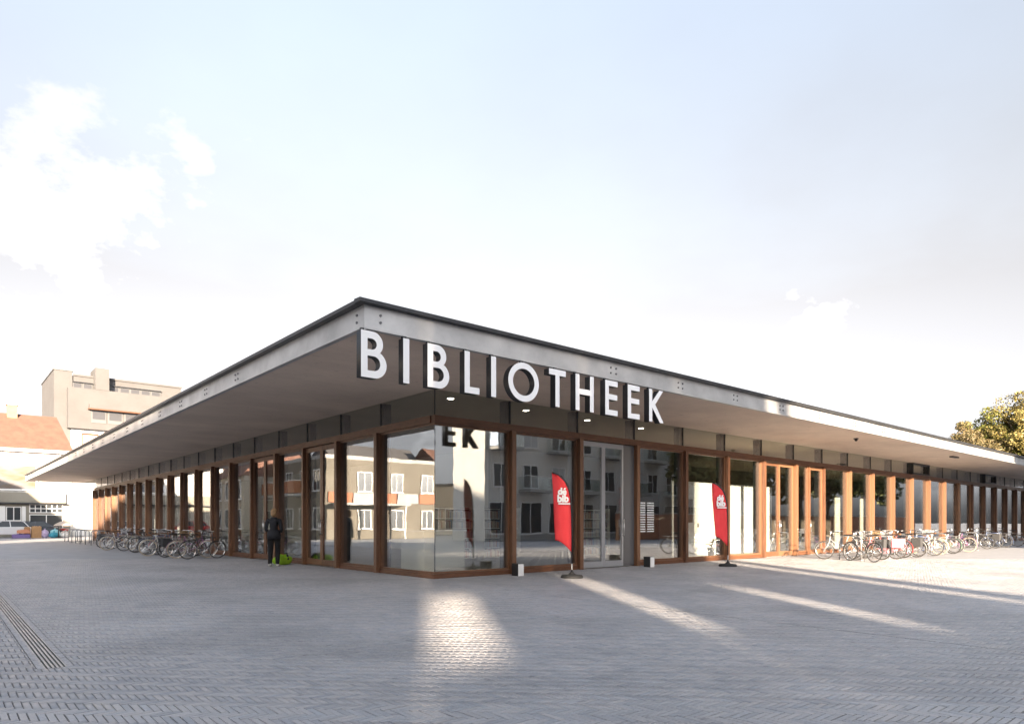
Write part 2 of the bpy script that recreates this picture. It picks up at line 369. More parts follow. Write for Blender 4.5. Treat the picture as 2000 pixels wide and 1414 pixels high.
def window_x(a, b, z0=.12, z1=TZ0, name='window', fr=.055, m='wood'):
    """fixed light in the entrance side between x=a and x=b; frame mesh + pane"""
    f = MB(); y0, y1 = .0, .09
    f.box(a, a + fr, y0, y1, z0, z1); f.box(b - fr, b, y0, y1, z0, z1); f.box(a + fr, b - fr, y0 + .002, y1, z0, z0 + fr); f.box(a + fr, b - fr, y0 + .002, y1, z1 - fr, z1)
    w = f.build(name, m, lib); box('pane', 'window_glass', w, a + fr - .01, b - fr + .01, .04, .064, z0 + fr - .01, z1 - fr + .01); return w
def window_y(a, b, z0=.12, z1=TZ0, name='window', fr=.055, m='wood'):
    f = MB(); y0, y1 = .0, .09
    f.box(y0, y1, a, a + fr, z0, z1); f.box(y0, y1, b - fr, b, z0, z1); f.box(y0 + .002, y1, a + fr, b - fr, z0, z0 + fr); f.box(y0 + .002, y1, a + fr, b - fr, z1 - fr, z1)
    w = f.build(name, m, lib); box('pane', 'window_glass', w, .04, .064, a + fr - .01, b - fr + .01, z0 + fr - .01, z1 - fr + .01); return w
def sill_x(a, b): box('sill', 'wood_rail', lib, a, b, -.035, .12, 0, .115)
def sill_y(a, b): box('sill', 'wood_rail', lib, -.035, .12, a, b, 0, .115)
def door_x(a, b, hinge, metal=False):
    m = 'alu' if metal else 'wood'; fr = .075 if metal else .10
    f = MB(); f.box(a, a + fr, .01, .08, .02, TZ0 - .02); f.box(b - fr, b, .01, .08, .02, TZ0 - .02)
    f.box(a + fr, b - fr, .012, .08, .02, .20); f.box(a + fr, b - fr, .012, .08, TZ0 - .16, TZ0 - .02)
    d_ = f.build('door', m, lib); box('pane', 'window_glass', d_, a + fr - .01, b - fr + .01, .036, .06, .19, TZ0 - .15)
    hx = b - fr / 2 if hinge < 0 else a + fr / 2
    h = MB(); h.tube([(hx, -.05, .95), (hx, -.05, 1.45)], .014); h.tube([(hx, -.05, 1.0), (hx, .012, 1.0)], .009); h.tube([(hx, -.05, 1.4), (hx, .012, 1.4)], .009)
    h.build('handle', 'brushed_steel', d_, smooth=True); return d_
def door_y(a, b, hinge):
    f = MB(); fr = .10
    f.box(.01, .08, a, a + fr, .02, TZ0 - .02); f.box(.01, .08, b - fr, b, .02, TZ0 - .02)
    f.box(.012, .08, a + fr, b - fr, .02, .20); f.box(.012, .08, a + fr, b - fr, TZ0 - .16, TZ0 - .02)
    d_ = f.build('door', 'wood', lib); box('pane', 'window_glass', d_, .036, .06, a + fr - .01, b - fr + .01, .19, TZ0 - .15)
    hy = b - fr / 2 if hinge < 0 else a + fr / 2
    h = MB(); h.tube([(-.05, hy, .95), (-.05, hy, 1.45)], .014); h.tube([(-.05, hy, 1.0), (.012, hy, 1.0)], .009); h.tube([(-.05, hy, 1.4), (.012, hy, 1.4)], .009)
    h.build('handle', 'brushed_steel', d_, smooth=True); return d_

# entrance side bays
sill_x(-.035, RPOST[0]); 
f = MB(); f.box(RPOST[0] - .05, RPOST[0], 0, .09, .12, TZ0); f.box(.0, RPOST[0] - .05, .002, .09, TZ0 - .05, TZ0); f.box(.0, RPOST[0] - .05, .002, .09, .12, .16)
w = f.build('window', 'wood', lib); box('pane', 'window_glass', w, .066, RPOST[0] - .04, .04, .064, .15, TZ0 - .04)
ex = []
for n in range(len(RPOST) - 1):
    a, b = RPOST[n] + PW, RPOST[n + 1]
    if n == 1:      # automatic entrance: a glazed steel leaf, a grey side panel
        door_x(a + .01, a + 1.0, 1, True); door_x(a + 1.005, a + 1.92, -1, True)
        box('side_panel', 'panel_grey', lib, a + 1.93, b, .0, .085, .02, TZ0 - .02)
        continue
    if n == 5:
        m_ = (a + b) / 2; door_x(a + .01, m_ - .003, -1); door_x(m_ + .003, b - .01, 1); continue
    if n == 6:      # narrow light, then a door beside the slim jamb
        b2 = RPOST[7] + .02; q = a + 1.1
        sill_x(a, q); window_x(a, q); box('jamb', 'wood', lib, q, q + .10, -.06, .10, 0, TZ0); door_x(q + .105, b2, 1)
        box('jamb', 'wood', lib, b2, b2 + .12, -.08, .10, 0, TZ0); continue
    if n == 7: a = RPOST[7] + .14
    sill_x(a, b); window_x(a, b)
# the other side
sill_y(.121, LPOST[0] - PW)
f = MB(); f.box(0, .09, LPOST[0] - PW - .05, LPOST[0] - PW, .12, TZ0); f.box(.002, .09, .09, LPOST[0] - PW - .05, TZ0 - .05, TZ0); f.box(.002, .09, .121, LPOST[0] - PW - .05, .12, .16)
w = f.build('window', 'wood', lib); box('pane', 'window_glass', w, .04, .064, .04, LPOST[0] - PW - .04, .15, TZ0 - .04)
for n in range(len(LPOST) - 1):
    a, b = LPOST[n], LPOST[n + 1] - PW
    if n in (1, 3):      # double doors end at a slim jamb
        b = LPOST[n + 1] - .06; m_ = (a + b) / 2
        door_y(a + .01, m_ - .003, -1); door_y(m_ + .003, b - .005, 1); box('jamb', 'wood', lib, -.10, .10, b, b + .10, 0, TZ0); continue
    if n in (2, 4): a = LPOST[n] + .045
    sill_y(a, b); window_y(a, b)
# corner glazing joint, transoms, clerestory
box('corner_joint', 'dark_steel', lib, .042, .062, .042, .062, .115, SOF)
for n in range(-1, len(RPOST) - 1):
    a = -.02 if n < 0 else RPOST[n] + .06; b = RPOST[n + 1] + .06
    box('transom', 'wood_rail', lib, a, b - .004, -.05, .11, TZ0 + .002, TZ1)
    dark = n in (11, 16)
    p = box('clerestory_pane', 'clear_glass', lib, max(a, .07) + .012, b - .012, .04, .06, TZ1, SOF)
    if n >= 0: box('glazing_bar', 'dark_steel', lib, a - .014, a + .010, .02, .075, TZ1, SOF)
    if dark:
        v = MB(); v.box(a + .02, b - .02, -.11, .03, TZ1 + .01, TZ1 + .09); v.box(a + .02, b - .02, -.11, .03, SOF - .09, SOF - .01)
        v.box(a + .02, a + .11, -.112, .03, TZ1 + .09, SOF - .09); v.box(b - .11, b - .02, -.112, .03, TZ1 + .09, SOF - .09)
        v.build('vent_frame', 'dark_steel', lib)
for n in range(-1, len(LPOST) - 1):
    a = .112 if n < 0 else LPOST[n] - .09; b = LPOST[n + 1] - .09
    box('transom', 'wood_rail', lib, -.05, .11, a, b - .004, TZ0 + .002, TZ1)
    box('clerestory_pane', 'clear_glass', lib, .04, .06, max(a, .07) + .012, b - .012, TZ1, SOF)
    if n >= 0: box('glazing_bar', 'dark_steel', lib, .02, .075, a - .014, a + .010, TZ1, SOF)
for x in RPOST: box('steel_column', 'dark_steel', lib, x - .06, x + .12, .11, .32, .015, SOF)
for n, y in enumerate(LPOST): box('steel_column', 'dark_steel', lib, .11, .32, y - .15, y + .03, .015, SOF)
# blank end walls far from the camera
box('end_wall', 'white_paint', lib, .3, XE, YE - .2, YE + .05, 0, SOF); box('end_wall', 'white_paint', lib, XE - .1, XE + .15, .3, YE - .25, 0, SOF)
# roof
def roof():
    x0, y0, x1, y1 = -OX + .10, -OY + .10, RX1, RY1
    r = box('roof', 'dark_steel', lib, x0, x1, y0, y1, SOF + .03, TOP - .05)
    s = MB(); s.add([(x0, y0, SOF), (x1, y0, SOF), (x1, -.0, SOF), (0, 0, SOF), (0, y1, SOF), (x0, y1, SOF)], [(0, 5, 4, 3), (0, 3, 2, 1)])
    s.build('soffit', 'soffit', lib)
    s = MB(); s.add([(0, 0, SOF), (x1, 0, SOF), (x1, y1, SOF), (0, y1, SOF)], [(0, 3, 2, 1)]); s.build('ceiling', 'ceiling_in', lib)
    # channel section: web set back between two flanges; p = distance outward from the web plane
    def chan(sign, base):
        w = lambda p: base + sign * p
        return [(w(0), SOF - .02), (w(.10), SOF - .02), (w(.10), SOF + .012), (w(.02), SOF + .02), (w(.02), TOP - .062), (w(0), TOP - .062)]
    def coping(sign, base):
        w = lambda p: base + sign * p
        return [(w(-.05), TOP - .06), (w(.15), TOP - .06), (w(.15), TOP), (w(-.05), TOP + .01)]
    seams = [-OX + .1, 11.65, 27.4, 43.1, RX1]
    for a, b in zip(seams[:-1], seams[1:]):
        fb = MB().sweep(chan(-1, -OY + .10), 'x', a + (0.004 if a > 0 else -.02), b - .004).build('fascia_beam', 'galvanised', lib, fixn=True)
        for gx in [q for q in ([-3.42] + [2.48 + 2.52 * i for i in range(24)]) if a < q < b]:
            for dx in ((0,) if gx < -3 else (-.09, .09)):
                for z in (4.69, 4.81):
                    m = MB(); m.tube([(gx + dx, -OY + .082, z), (gx + dx, -OY + .062, z)], .022, 8); m.build('bolt', 'bolt', fb)
    seams = [-OY + .1, 8.6, 21, 33.5, RY1]
    for a, b in zip(seams[:-1], seams[1:]):
        fb = MB().sweep(chan(-1, -OX + .10), 'y', a + .004, b - .004).build('fascia_beam', 'galvanised', lib, fixn=True)
        for gy in [q for q in ([-3.22] + [2.69 + 2.36 * i for i in range(19)]) if a < q < b]:
            for dy in ((0,) if gy < -3 else (-.09, .09)):
                for z in (4.69, 4.81):
                    m = MB(); m.tube([(-OX + .082, gy + dy, z), (-OX + .062, gy + dy, z)], .022, 8); m.build('bolt', 'bolt', fb)
    MB().sweep(coping(-1, -OY + .10), 'x', -OX - .07, RX1).build('coping', 'dark_steel', lib, fixn=True)
    MB().sweep(coping(-1, -OX + .10), 'y', -OY + .155, RY1).build('coping', 'dark_steel', lib, fixn=True)
    box('roof_edge', 'galvanised', lib, -OX, RX1, RY1, RY1 + .08, SOF - .02, TOP); box('roof_edge', 'galvanised', lib, RX1, RX1 + .08, -OY, RY1 + .08, SOF - .02, TOP)
roof()
# floor and core inside
box('floor', 'floor_in', lib, .121, XE - .1, .121, YE - .2, -.015, .015)
box('core_wall', 'white_inside', lib, 13.2, 20.6, 2.6, 2.75, .015, 3.0)
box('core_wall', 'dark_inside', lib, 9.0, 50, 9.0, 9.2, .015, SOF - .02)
box('core_wall', 'cream_panel', lib, 9.0, 9.2, 9.2, 40, .015, SOF - .02)
box('core_wall', 'white_inside', lib, 20.6, 20.75, 2.6, 8.98, .015, 3.0)
cw = box('wall_picture', 'dark_inside', lib, 13.55, 14.35, 2.56, 2.598, 1.35, 2.3)
box('wall_switch', 'grey_steel', lib, 14.72, 14.8, 2.575, 2.598, 1.15, 1.32)
for x in (25.2, 28.2, 31.6, 34.9): box('display_board', 'cream_panel', lib, x, x + .75, 1.6, 1.66, .015, 2.6)
for (x, y) in [(.95, .66), (3.64, .77), (6.31, .9), (9.0, .95)]:
    m = MB(); m.lathe([(.105, 0), (.105, .018), (.085, .02)], 16, (x, y, SOF - .022)); dl = m.build('downlight', 'white_inside', lib)
    m = MB(); m.lathe([(.08, 0), (.08, .004)], 16, (x, y, SOF - .027)); m.build('lamp_disc', 'lamp_glow', dl)
# soffit fittings
m = MB(); m.lathe([(.09, 0), (.09, -.03), (.055, -.035)][::-1], 14, (17.48, -2.55, SOF)); cm = m.build('camera_base', 'dark_steel', lib, fixn=True)
m = MB(); m.ball((17.48, -2.55, SOF - .055), .06); m.build('camera_dome', 'black_paint', cm, smooth=True)
box('soffit_lamp', 'dark_steel', lib, 28.0, 28.85, -2.72, -2.55, SOF - .06, SOF - .002)

# ------------------------------------------------------------------ roof sign
def letter_mesh(ch, w, h, s, depth):
    """geometric sans capitals from outlines; returns mesh with front at y=0, back at y=depth"""
    def arc(cx, cy, rx, ry, a0, a1, n=20): return [(cx + rx * math.cos(R(a0 + (a1 - a0) * i / n)), cy + ry * math.sin(R(a0 + (a1 - a0) * i / n))) for i in range(n + 1)]
    P = []
    if ch == 'I': P = [[(0, 0), (w, 0), (w, h), (0, h)]]
    elif ch == 'L': P = [[(0, 0), (w, 0), (w, s), (s, s), (s, h), (0, h)]]
    elif ch == 'T': P = [[(w / 2 - s / 2, 0), (w / 2 + s / 2, 0), (w / 2 + s / 2, h - s), (w, h - s), (w, h), (0, h), (0, h - s), (w / 2 - s / 2, h - s)]]
    elif ch == 'H':
        b = h * .53
        P = [[(0, 0), (s, 0), (s, b - s / 2), (w - s, b - s / 2), (w - s, 0), (w, 0), (w, h), (w - s, h), (w - s, b + s / 2), (s, b + s / 2), (s, h), (0, h)]]
    elif ch == 'E':
        b = h * .53
        P = [[(0, 0), (w, 0), (w, s), (s, s), (s, b - s / 2), (w * .97, b - s / 2), (w * .97, b + s / 2), (s, b + s / 2), (s, h - s), (w, h - s), (w, h), (0, h)]]
    elif ch == 'K':
        b = h * .5; q = s * 1.22
        P = [[(0, 0), (s, 0), (s, b - .05), (w - q, 0), (w, 0), (s + .11, b + .035), (w - .02, h), (w - q - .02, h), (s, b + .10), (s, h), (0, h)]]
    elif ch == 'O':
        P = [arc(w / 2, h / 2, w / 2, h / 2, 0, 354, 47), arc(w / 2, h / 2, w / 2 - s, h / 2 - s, 0, 354, 47)]
    elif ch == 'B':
        m_ = h * .54; r1 = (h - m_ + s * .35) / 2; r2 = (m_ + s * .35) / 2; w1 = w * .86
        P = [[(0, 0)] + arc(w - r2, r2, r2, r2, -90, 62, 14) + arc(w1 - r1, h - r1, r1, r1, -58, 90, 14) + [(0, h)]]
        a0, a1 = s, m_ - s * .45; rr = (a1 - a0) / 2; P.append([(s, a0)] + arc(w - s - rr, a0 + rr, rr, rr, -90, 90, 12) + [(s, a1)])
        b0, b1 = m_ + s * .45, h - s; rr = (b1 - b0) / 2; P.append([(s, b0)] + arc(w1 - s - rr, b0 + rr, rr, rr, -90, 90, 12) + [(s, b1)])
    cu = bpy.data.curves.new('letter', 'CURVE'); cu.dimensions = '2D'; cu.fill_mode = 'BOTH'; cu.extrude = depth / 2
    for poly in P:
        sp = cu.splines.new('POLY'); sp.points.add(len(poly) - 1); sp.use_cyclic_u = True
        for i, (a, b) in enumerate(poly): sp.points[i].co = (a, b, 0, 1)
    o = bpy.data.objects.new('tmp', cu); COL.objects.link(o)
    dg = bpy.context.evaluated_depsgraph_get(); me = bpy.data.meshes.new_from_object(o.evaluated_get(dg))
    bpy.data.objects.remove(o); bpy.data.curves.remove(cu)
    me.transform(Matrix.Translation((0, depth / 2, 0)) @ Matrix.Rotation(R(90), 4, 'X'))
    me.materials.clear(); me.materials.append(MATS['letter_side']); me.materials.append(MATS['letter_white'])
    for p in me.polygons: p.material_index = 1 if (p.center.y < 1e-3 and abs(p.normal.y) > .9) else 0
    return me
sign = thing('library_sign', 'large white BIBLIOTHEEK letters hung under the front roof edge', 'sign', (-3.86, -3.62, 3.71))
LT = [('B', -3.86, -3.39), ('I', -3.07, -2.95), ('B', -2.58, -2.12), ('L', -1.78, -1.44), ('I', -1.16, -1.04), ('O', -.74, .06), ('T', .34, .82), ('H', 1.11, 1.67), ('E', 2.04, 2.45), ('E', 2.8, 3.22), ('K', 3.57, 4.12)]
for ch, a, b in LT:
    o = link('letter', letter_mesh(ch, b - a, .76, .118, .15), sign, (a + 3.86, 0, 0)); o['label'] = 'white letter ' + ch + ' with black sides'
    box('bracket', 'dark_steel', o, (b - a) / 2 - .04 if ch not in 'LEKBH' else .03, (b - a) / 2 + .04 if ch not in 'LEKBH' else .09, .06, .10, .76, .81)

# ------------------------------------------------------------------ buildings round the square
mat('render_white', (.66, .64, .60), .8, noise=(.6, (.58, .56, .525), .6), bump=.08, bump_scale=30)
mat('render_cream', (.36, .32, .26), .8, noise=(.6, (.31, .275, .22), .6), bump=.08, bump_scale=30)
mat('render_grey', (.40, .39, .38), .8, noise=(.6, (.34, .33, .32), .6))
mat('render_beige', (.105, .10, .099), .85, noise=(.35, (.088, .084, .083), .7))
mat('brick_orange', (.42, .20, .12), .85, noise=(5, (.33, .15, .09), .8))
mat('panel_orange', (.30, .085, .022), .6)
mat('olive_board', (.27, .25, .205), .8, noise=(1, (.22, .2, .165), .6))
mat('roof_tile', (.17, .085, .06), .85, noise=(1.3, (.12, .06, .045), .8), bump=.5, bump_scale=9)
mat('roof_dark', (.10, .095, .095), .8, noise=(2, (.07, .065, .065), .6))
mat('concrete', (.42, .41, .39), .85, noise=(1, (.35, .34, .33), .6))
mat('window_dark', (.05, .055, .06), .15)
mat('tower_pane', (.06, .06, .066), .35); mat('render_sand', (.17, .15, .12), .8, noise=(.8, (.14, .122, .098), .7)); mat('tower_frame', (.12, .12, .12), .5)
mat('blind_grey', (.46, .47, .48), .6)
mat('board_print', (.13, .13, .14), .6, noise=(.9, (.14, .085, .035), .9, 2), stretch=(.5, 1, 1.4))
WIN = {}
def win_meshes(w, h, pane='house_glass'):
    k = (round(w, 2), round(h, 2), pane)
    if k not in WIN:
        f = MB(); e = .07
        f.box(-w / 2, -w / 2 + e, -.05, .06, 0, h); f.box(w / 2 - e, w / 2, -.05, .06, 0, h); f.box(-w / 2 + e, w / 2 - e, -.05, .06, 0, e); f.box(-w / 2 + e, w / 2 - e, -.05, .06, h - e, h)
        f.box(-.03, .03, -.04, .05, e, h - e); f.box(-w / 2 - .06, w / 2 + .06, -.12, .02, -.06, 0)
        p = MB(); p.box(-w / 2 + e, w / 2 - e, -.012, .012, e, h - e)
        WIN[k] = (f.mesh('window', 'white_paint'), p.mesh('pane', pane))
    return WIN[k]
def add_window(parent, x, y, z, w, h, rz, pane='window_dark'):
    """window facing local -y turned by rz"""
    a, b = win_meshes(w, h, pane); o = link('window', a, parent, (x, y, z), (0, 0, rz)); link('pane', b, o); return o
def balcony(parent, x, y, z, w, rz, mat_panel='clear_glass'):
    m = MB(); m.box(-w / 2, w / 2, -1.3, 0, -.2, 0); o = m.build('balcony', 'concrete', parent); o.location = (x, y, z); o.rotation_euler = (0, 0, rz)
    r = MB(); r.box(-w / 2 + .02, w / 2 - .02, -1.27, -1.25, .06, 1.0); r.box(-w / 2 + .02, -w / 2 + .04, -1.25, 0, .06, 1.0); r.box(w / 2 - .04, w / 2 - .02, -1.25, 0, .06, 1.0); r.build('railing_panel', mat_panel, o)
    t_ = MB(); t_.tube([(-w / 2, 0, 1.04), (-w / 2, -1.26, 1.04), (w / 2, -1.26, 1.04), (w / 2, 0, 1.04)], .025, 6); t_.build('handrail', 'white_paint', o)
SH = .66     # block sides skewed along the sun's bearing so the added gaps pass sunlight
def town_block(name, label, x0, x1, yf, depth, H, wall, floors, roofm='roof_dark', balc=None, blind=False, cat='building', skew=True):
    t = thing(name, label, cat, (0, 0, 0)); s = SH * depth * skew
    MB().prism([(x0, yf), (x0 - s, yf - depth), (x1 - s, yf - depth), (x1, yf)], 0, H).build('wall', wall, t, fixn=True)
    MB().prism([(x0 - .0, yf + .15), (x0 - s, yf - depth), (x1 - s, yf - depth), (x1, yf + .15)], H, H + .25).build('roof', roofm, t, fixn=True)
    nw = max(1, int((x1 - x0) / 2.9)); step = (x1 - x0) / nw
    box('plinth', 'concrete', t, x0 + .02, x1 - .02, yf, yf + .06, 0, .5)
    for fl in range(floors):
        z = .9 + fl * (H - .6) / floors
        for i in range(nw):
            xc = x0 + step * (i + .5)
            if fl == 0: add_window(t, xc, yf + .03, .5, min(2.2, step - .6), 2.4, math.pi)
            else:
                add_window(t, xc, yf + .03, z, 1.5, 1.75, math.pi, 'blind_grey' if (i + fl) % 3 == 0 and blind else 'window_dark')
                if balc and (i + fl) % 2 == 0: balcony(t, xc, yf, z - .15, step - .5, math.pi, balc)
    return t
b1 = town_block('apartment_building', 'white apartment block with glass balconies mirrored in the entrance glass', -48, -21.9, -33, 12, 15.2, 'render_white', 5, balc='clear_glass')
b2 = town_block('town_house', 'grey rendered town house across the square right of the white apartment block', -21.05, -17.9, -33, 12, 15.0, 'render_grey', 5, blind=True)
b2b = town_block('town_house', 'cream town house across the square between the grey and the white corner house', -17.5, -14.55, -33, 12, 15.1, 'render_cream', 5, blind=True)
b3 = town_block('corner_house', 'white corner house with blinds across the square behind the viewer', -14.15, -10.2, -33, 12, 15.4, 'render_white', 5, balc='panel_orange', blind=True)
MB().prism([(-9.8, -33), (-9.8 - SH * 3, -36), (-8.9 - SH * 3, -36), (-8.9, -33)], 0, 14.6).build('slim_tower', 'render_white', b3, fixn=True)  # slim block added beside a gap to throw a bright stripe on the paving
for own, xa, xb, za, zc in ((b2, -21.9, -21.05, 6.1, 7.3), (b2b, -17.9, -17.5, 6.0, 7.7), (b3, -14.55, -14.15, 5.6, 7.4)):  # walls added to trim each gap to a slot throwing a sun patch
    box('sun_slot_wall', 'render_grey', own, xa, xb, -33.3, -33.05, 0, za); box('sun_slot_wall', 'render_grey', own, xa, xb, -33.3, -33.05, zc, 15.0)
b4 = town_block('office_building', 'white office block with balconies right of the side street opposite the library', 21.2, 54, -24.8, 4, 12.8, 'render_white', 4, balc='clear_glass', blind=True, skew=False)
b8 = town_block('pavilion', 'low cream pavilion standing before the side street houses', 20, 38, -46, 8, 5.2, 'render_cream', 1)
b5 = town_block('row_house', 'dark grey house closing the side street opposite the library', -44, -22, -62, 10, 12.2, 'render_grey', 4, blind=True)
b6 = town_block('row_house', 'white house in the middle of the side street end', -21.9, -6, -62, 10, 11.6, 'render_white', 4, balc='clear_glass')
b7 = town_block('row_house', 'brick house at the right of the side street end', -5.9, 12, -62, 10, 12.0, 'brick_orange', 4, blind=True)
def side_house(name, label, xf, depth, y0, y1, H, wall, ridge, roofm, floors=3, rail=None):
    """terraced house whose front looks to +x, ridge along y"""
    t = thing(name, label, 'house'); x0 = xf - depth
    box('wall', wall, t, x0, xf, y0, y1, 0, H)
    if ridge == 0: box('parapet', roofm, t, x0 - .05, xf + .05, y0 - .0, y1 + .0, H, H + .3)
    m = MB(); m.add([(x0 - .2, y0, H), (xf + .25, y0, H), ((x0 + xf) / 2, y0, H + ridge), (x0 - .2, y1, H), (xf + .25, y1, H), ((x0 + xf) / 2, y1, H + ridge)],
                    [(0, 1, 2), (5, 4, 3), (1, 4, 5, 2), (0, 2, 5, 3), (0, 3, 4, 1)])
    if ridge: m.build('roof', roofm, t, fixn=True)
    n = max(2, int((y1 - y0) / 2.6)); st = (y1 - y0) / n
    for fl in range(floors):
        for i in range(n):
            yc = y0 + st * (i + .5)
            add_window(t, xf + .03, yc, .8 + fl * (H - .3) / floors, 1.35, 1.75, R(90), 'window_dark')
            if rail and fl > 0 and i % 2: balcony(t, xf, yc, .65 + fl * (H - .3) / floors, st - .3, R(90), rail)
    for i in range(max(1, int(depth / 3))):
        for fl in range(floors): add_window(t, x0 + 1.6 + 3 * i, y0 - .03, .8 + fl * (H - .3) / floors, 1.2, 1.6, 0)
    return t
side_house('terraced_house', 'orange-panelled house mirrored in the corner pane', -22, 11, -10, 0, 11.25, 'render_cream', 0, 'concrete', rail='panel_orange')
side_house('terraced_house', 'white terraced house on the left side of the square nearest the viewer', -22, 12, -20, -10.05, 11.25, 'render_white', 0, 'concrete')
side_house('terraced_house', 'cream terraced house at the rear left of the square', -22, 12, -31, -20.05, 11.25, 'render_cream', 0, 'concrete')
side_house('gabled_house', 'tall gabled house left of the market stalls casting a slanting shadow', -11.2, 7, 46, 54, 5.4, 'render_cream', 3.6, 'roof_tile', floors=2)
ph = side_house('panelled_house', 'low flat-roofed white house with orange balcony panels mirrored left of the corner', -14, 11, 36, 47, 6.4, 'render_sand', 0, 'concrete', floors=2, rail='panel_orange')
for i in range(5): box('spandrel_panel', 'panel_orange' if i % 2 == 0 else 'render_grey', ph, -24.6 + i * 2.1, -22.6 + i * 2.1, 35.9, 35.99, 2.95, 3.75)
box('entrance_canopy', 'concrete', ph, -21, -14.5, 34.6, 35.99, 2.72, 2.9)
for x in (-20.6, -17.8, -14.9): box('canopy_post', 'white_paint', ph, x, x + .14, 34.7, 34.84, 0, 2.72)

def front_house(name, label, x0, x1, yf, depth, H, wall, rise, roofm, floors=2, hip=(0, 0), wins=True):
    t = thing(name, label, 'house'); y1 = yf + depth; ym = yf + depth / 2
    box('wall', wall, t, x0, x1, yf, y1, 0, H)
    m = MB(); m.add([(x0 - .2, yf - .35, H), (x1 + .2, yf - .35, H), (x1 + .2, y1 + .2, H), (x0 - .2, y1 + .2, H), (x0 + hip[0], ym, H + rise), (x1 - hip[1], ym, H + rise)],
                    [(0, 1, 5, 4), (2, 3, 4, 5), (1, 2, 5), (3, 0, 4), (0, 3, 2, 1)]); m.build('roof', roofm, t, fixn=True)
    if wins:
        n = max(2, int((x1 - x0) / 2.7)); st = (x1 - x0) / n
        for fl in range(floors):
            for i in range(n): add_window(t, x0 + st * (i + .5), yf - .03, .9 + fl * (H - .3) / floors, 1.35, 1.65, 0, 'window_dark' if (i + fl) % 4 else 'blind_grey')
    return t
YH = 64.
hs = front_house('corner_shop', 'white house with a steep red tiled roof and a billboard behind the parked cars', -15, 1.05, YH, 9, 8.0, 'render_white', 4.0, 'roof_tile', hip=(1, .75), wins=False)
box('gutter', 'white_paint', hs, -15.3, 1.3, YH - .5, YH - .36, 7.92, 8.2); box('cornice', 'white_paint', hs, -15, 1.1, YH - .10, YH, 6.88, 7.02)
ch = box('chimney', 'brick_orange', hs, -3.75, -2.95, YH + 3.9, YH + 4.7, 11.2, 12.75); box('chimney_cap', 'concrete', ch, -3.85, -2.85, YH + 3.8, YH + 4.8, 12.75, 12.9)
bb = box('billboard', 'white_paint', hs, -9.2, -1.72, YH - .16, YH - .02, 4.3, 6.8); box('billboard_print', 'board_print', bb, -9.05, -1.87, YH - .175, YH - .162, 4.45, 6.65)
box('shop_fascia', 'olive_board', hs, -15, .5, YH - .28, YH - .0, 3.2, 4.15); box('canopy', 'dark_steel', hs, -15, .55, YH - .5, YH - .0, 3.08, 3.19)
box('shop_front', 'olive_board', hs, -15, .9, YH - .06, YH - .0, 0, 3.08)
def shop_window(parent, x0, x1, z0, z1, nx, nz, ym):
    f = MB(); e = .07; f.box(x0, x1, ym, ym + .05, z0, z0 + e); f.box(x0, x1, ym, ym + .05, z1 - e, z1)
    for i in range(nx + 1): xx = x0 + (x1 - x0 - e) * i / nx; f.box(xx, xx + e, ym + .001, ym + .049, z0 + e, z1 - e)
    w = f.build('shop_window', 'white_paint', parent)
    for i in range(nx):
        for j in range(nz):
            a = x0 + (x1 - x0 - e) * i / nx + e; b = x0 + (x1 - x0 - e) * (i + 1) / nx; c0 = z0 + e + (z1 - z0 - e) * j / nz; c1 = z0 + (z1 - z0 - e) * (j + 1) / nz
            box('pane', 'window_dark', w, a, b, ym + .03, ym + .04, c0, c1)
            if j: box('muntin', 'white_paint', w, a, b, ym + .002, ym + .045, c0 - e, c0)
shop_window(hs, -2.35, .3, 2.25, 3.06, 6, 2, YH - .12); shop_window(hs, -2.35, .3, .7, 2.1, 2, 1, YH - .12)
shop_window(hs, -4.1, -2.95, 1.5, 2.8, 2, 1, YH - .12); box('shutter', 'white_paint', hs, -4.75, -4.15, YH - .13, YH - .06, 1.4, 2.85); box('shutter', 'white_paint', hs, -2.9, -2.62, YH - .13, YH - .06, 1.4, 2.85)
an = thing('annex_building', 'plain white two-storey annex wall beyond the far end of the library', 'building')
box('wall', 'render_white', an, 1.06, 24, YH + .1, YH + 8, 0, 6.6); box('parapet', 'concrete', an, 1.06, 24.1, YH - .0, YH + 8.1, 6.6, 6.8)
box('door', 'white_paint', an, 1.3, 2.05, YH + .04, YH + .099, .05, 3.2); add_window(an, 4.2, YH + .07, 1.0, 1.3, 1.6, 0); add_window(an, 8, YH + .07, 1.0, 1.3, 1.6, 0)
front_house('terraced_house', 'cream gabled house left of the corner shop', -27, -15.3, YH + .3, 9, 7.2, 'render_cream', 3.2, 'roof_tile')
front_house('terraced_house', 'white house far left with a dark slate roof', -40, -27.1, YH - 3, 9, 7.8, 'render_white', 3.4, 'roof_dark')
front_house('terraced_house', 'pale yellow house at the far left end of the street', -56, -40.2, YH - 6, 9, 8.2, 'render_cream', 3.0, 'roof_tile')

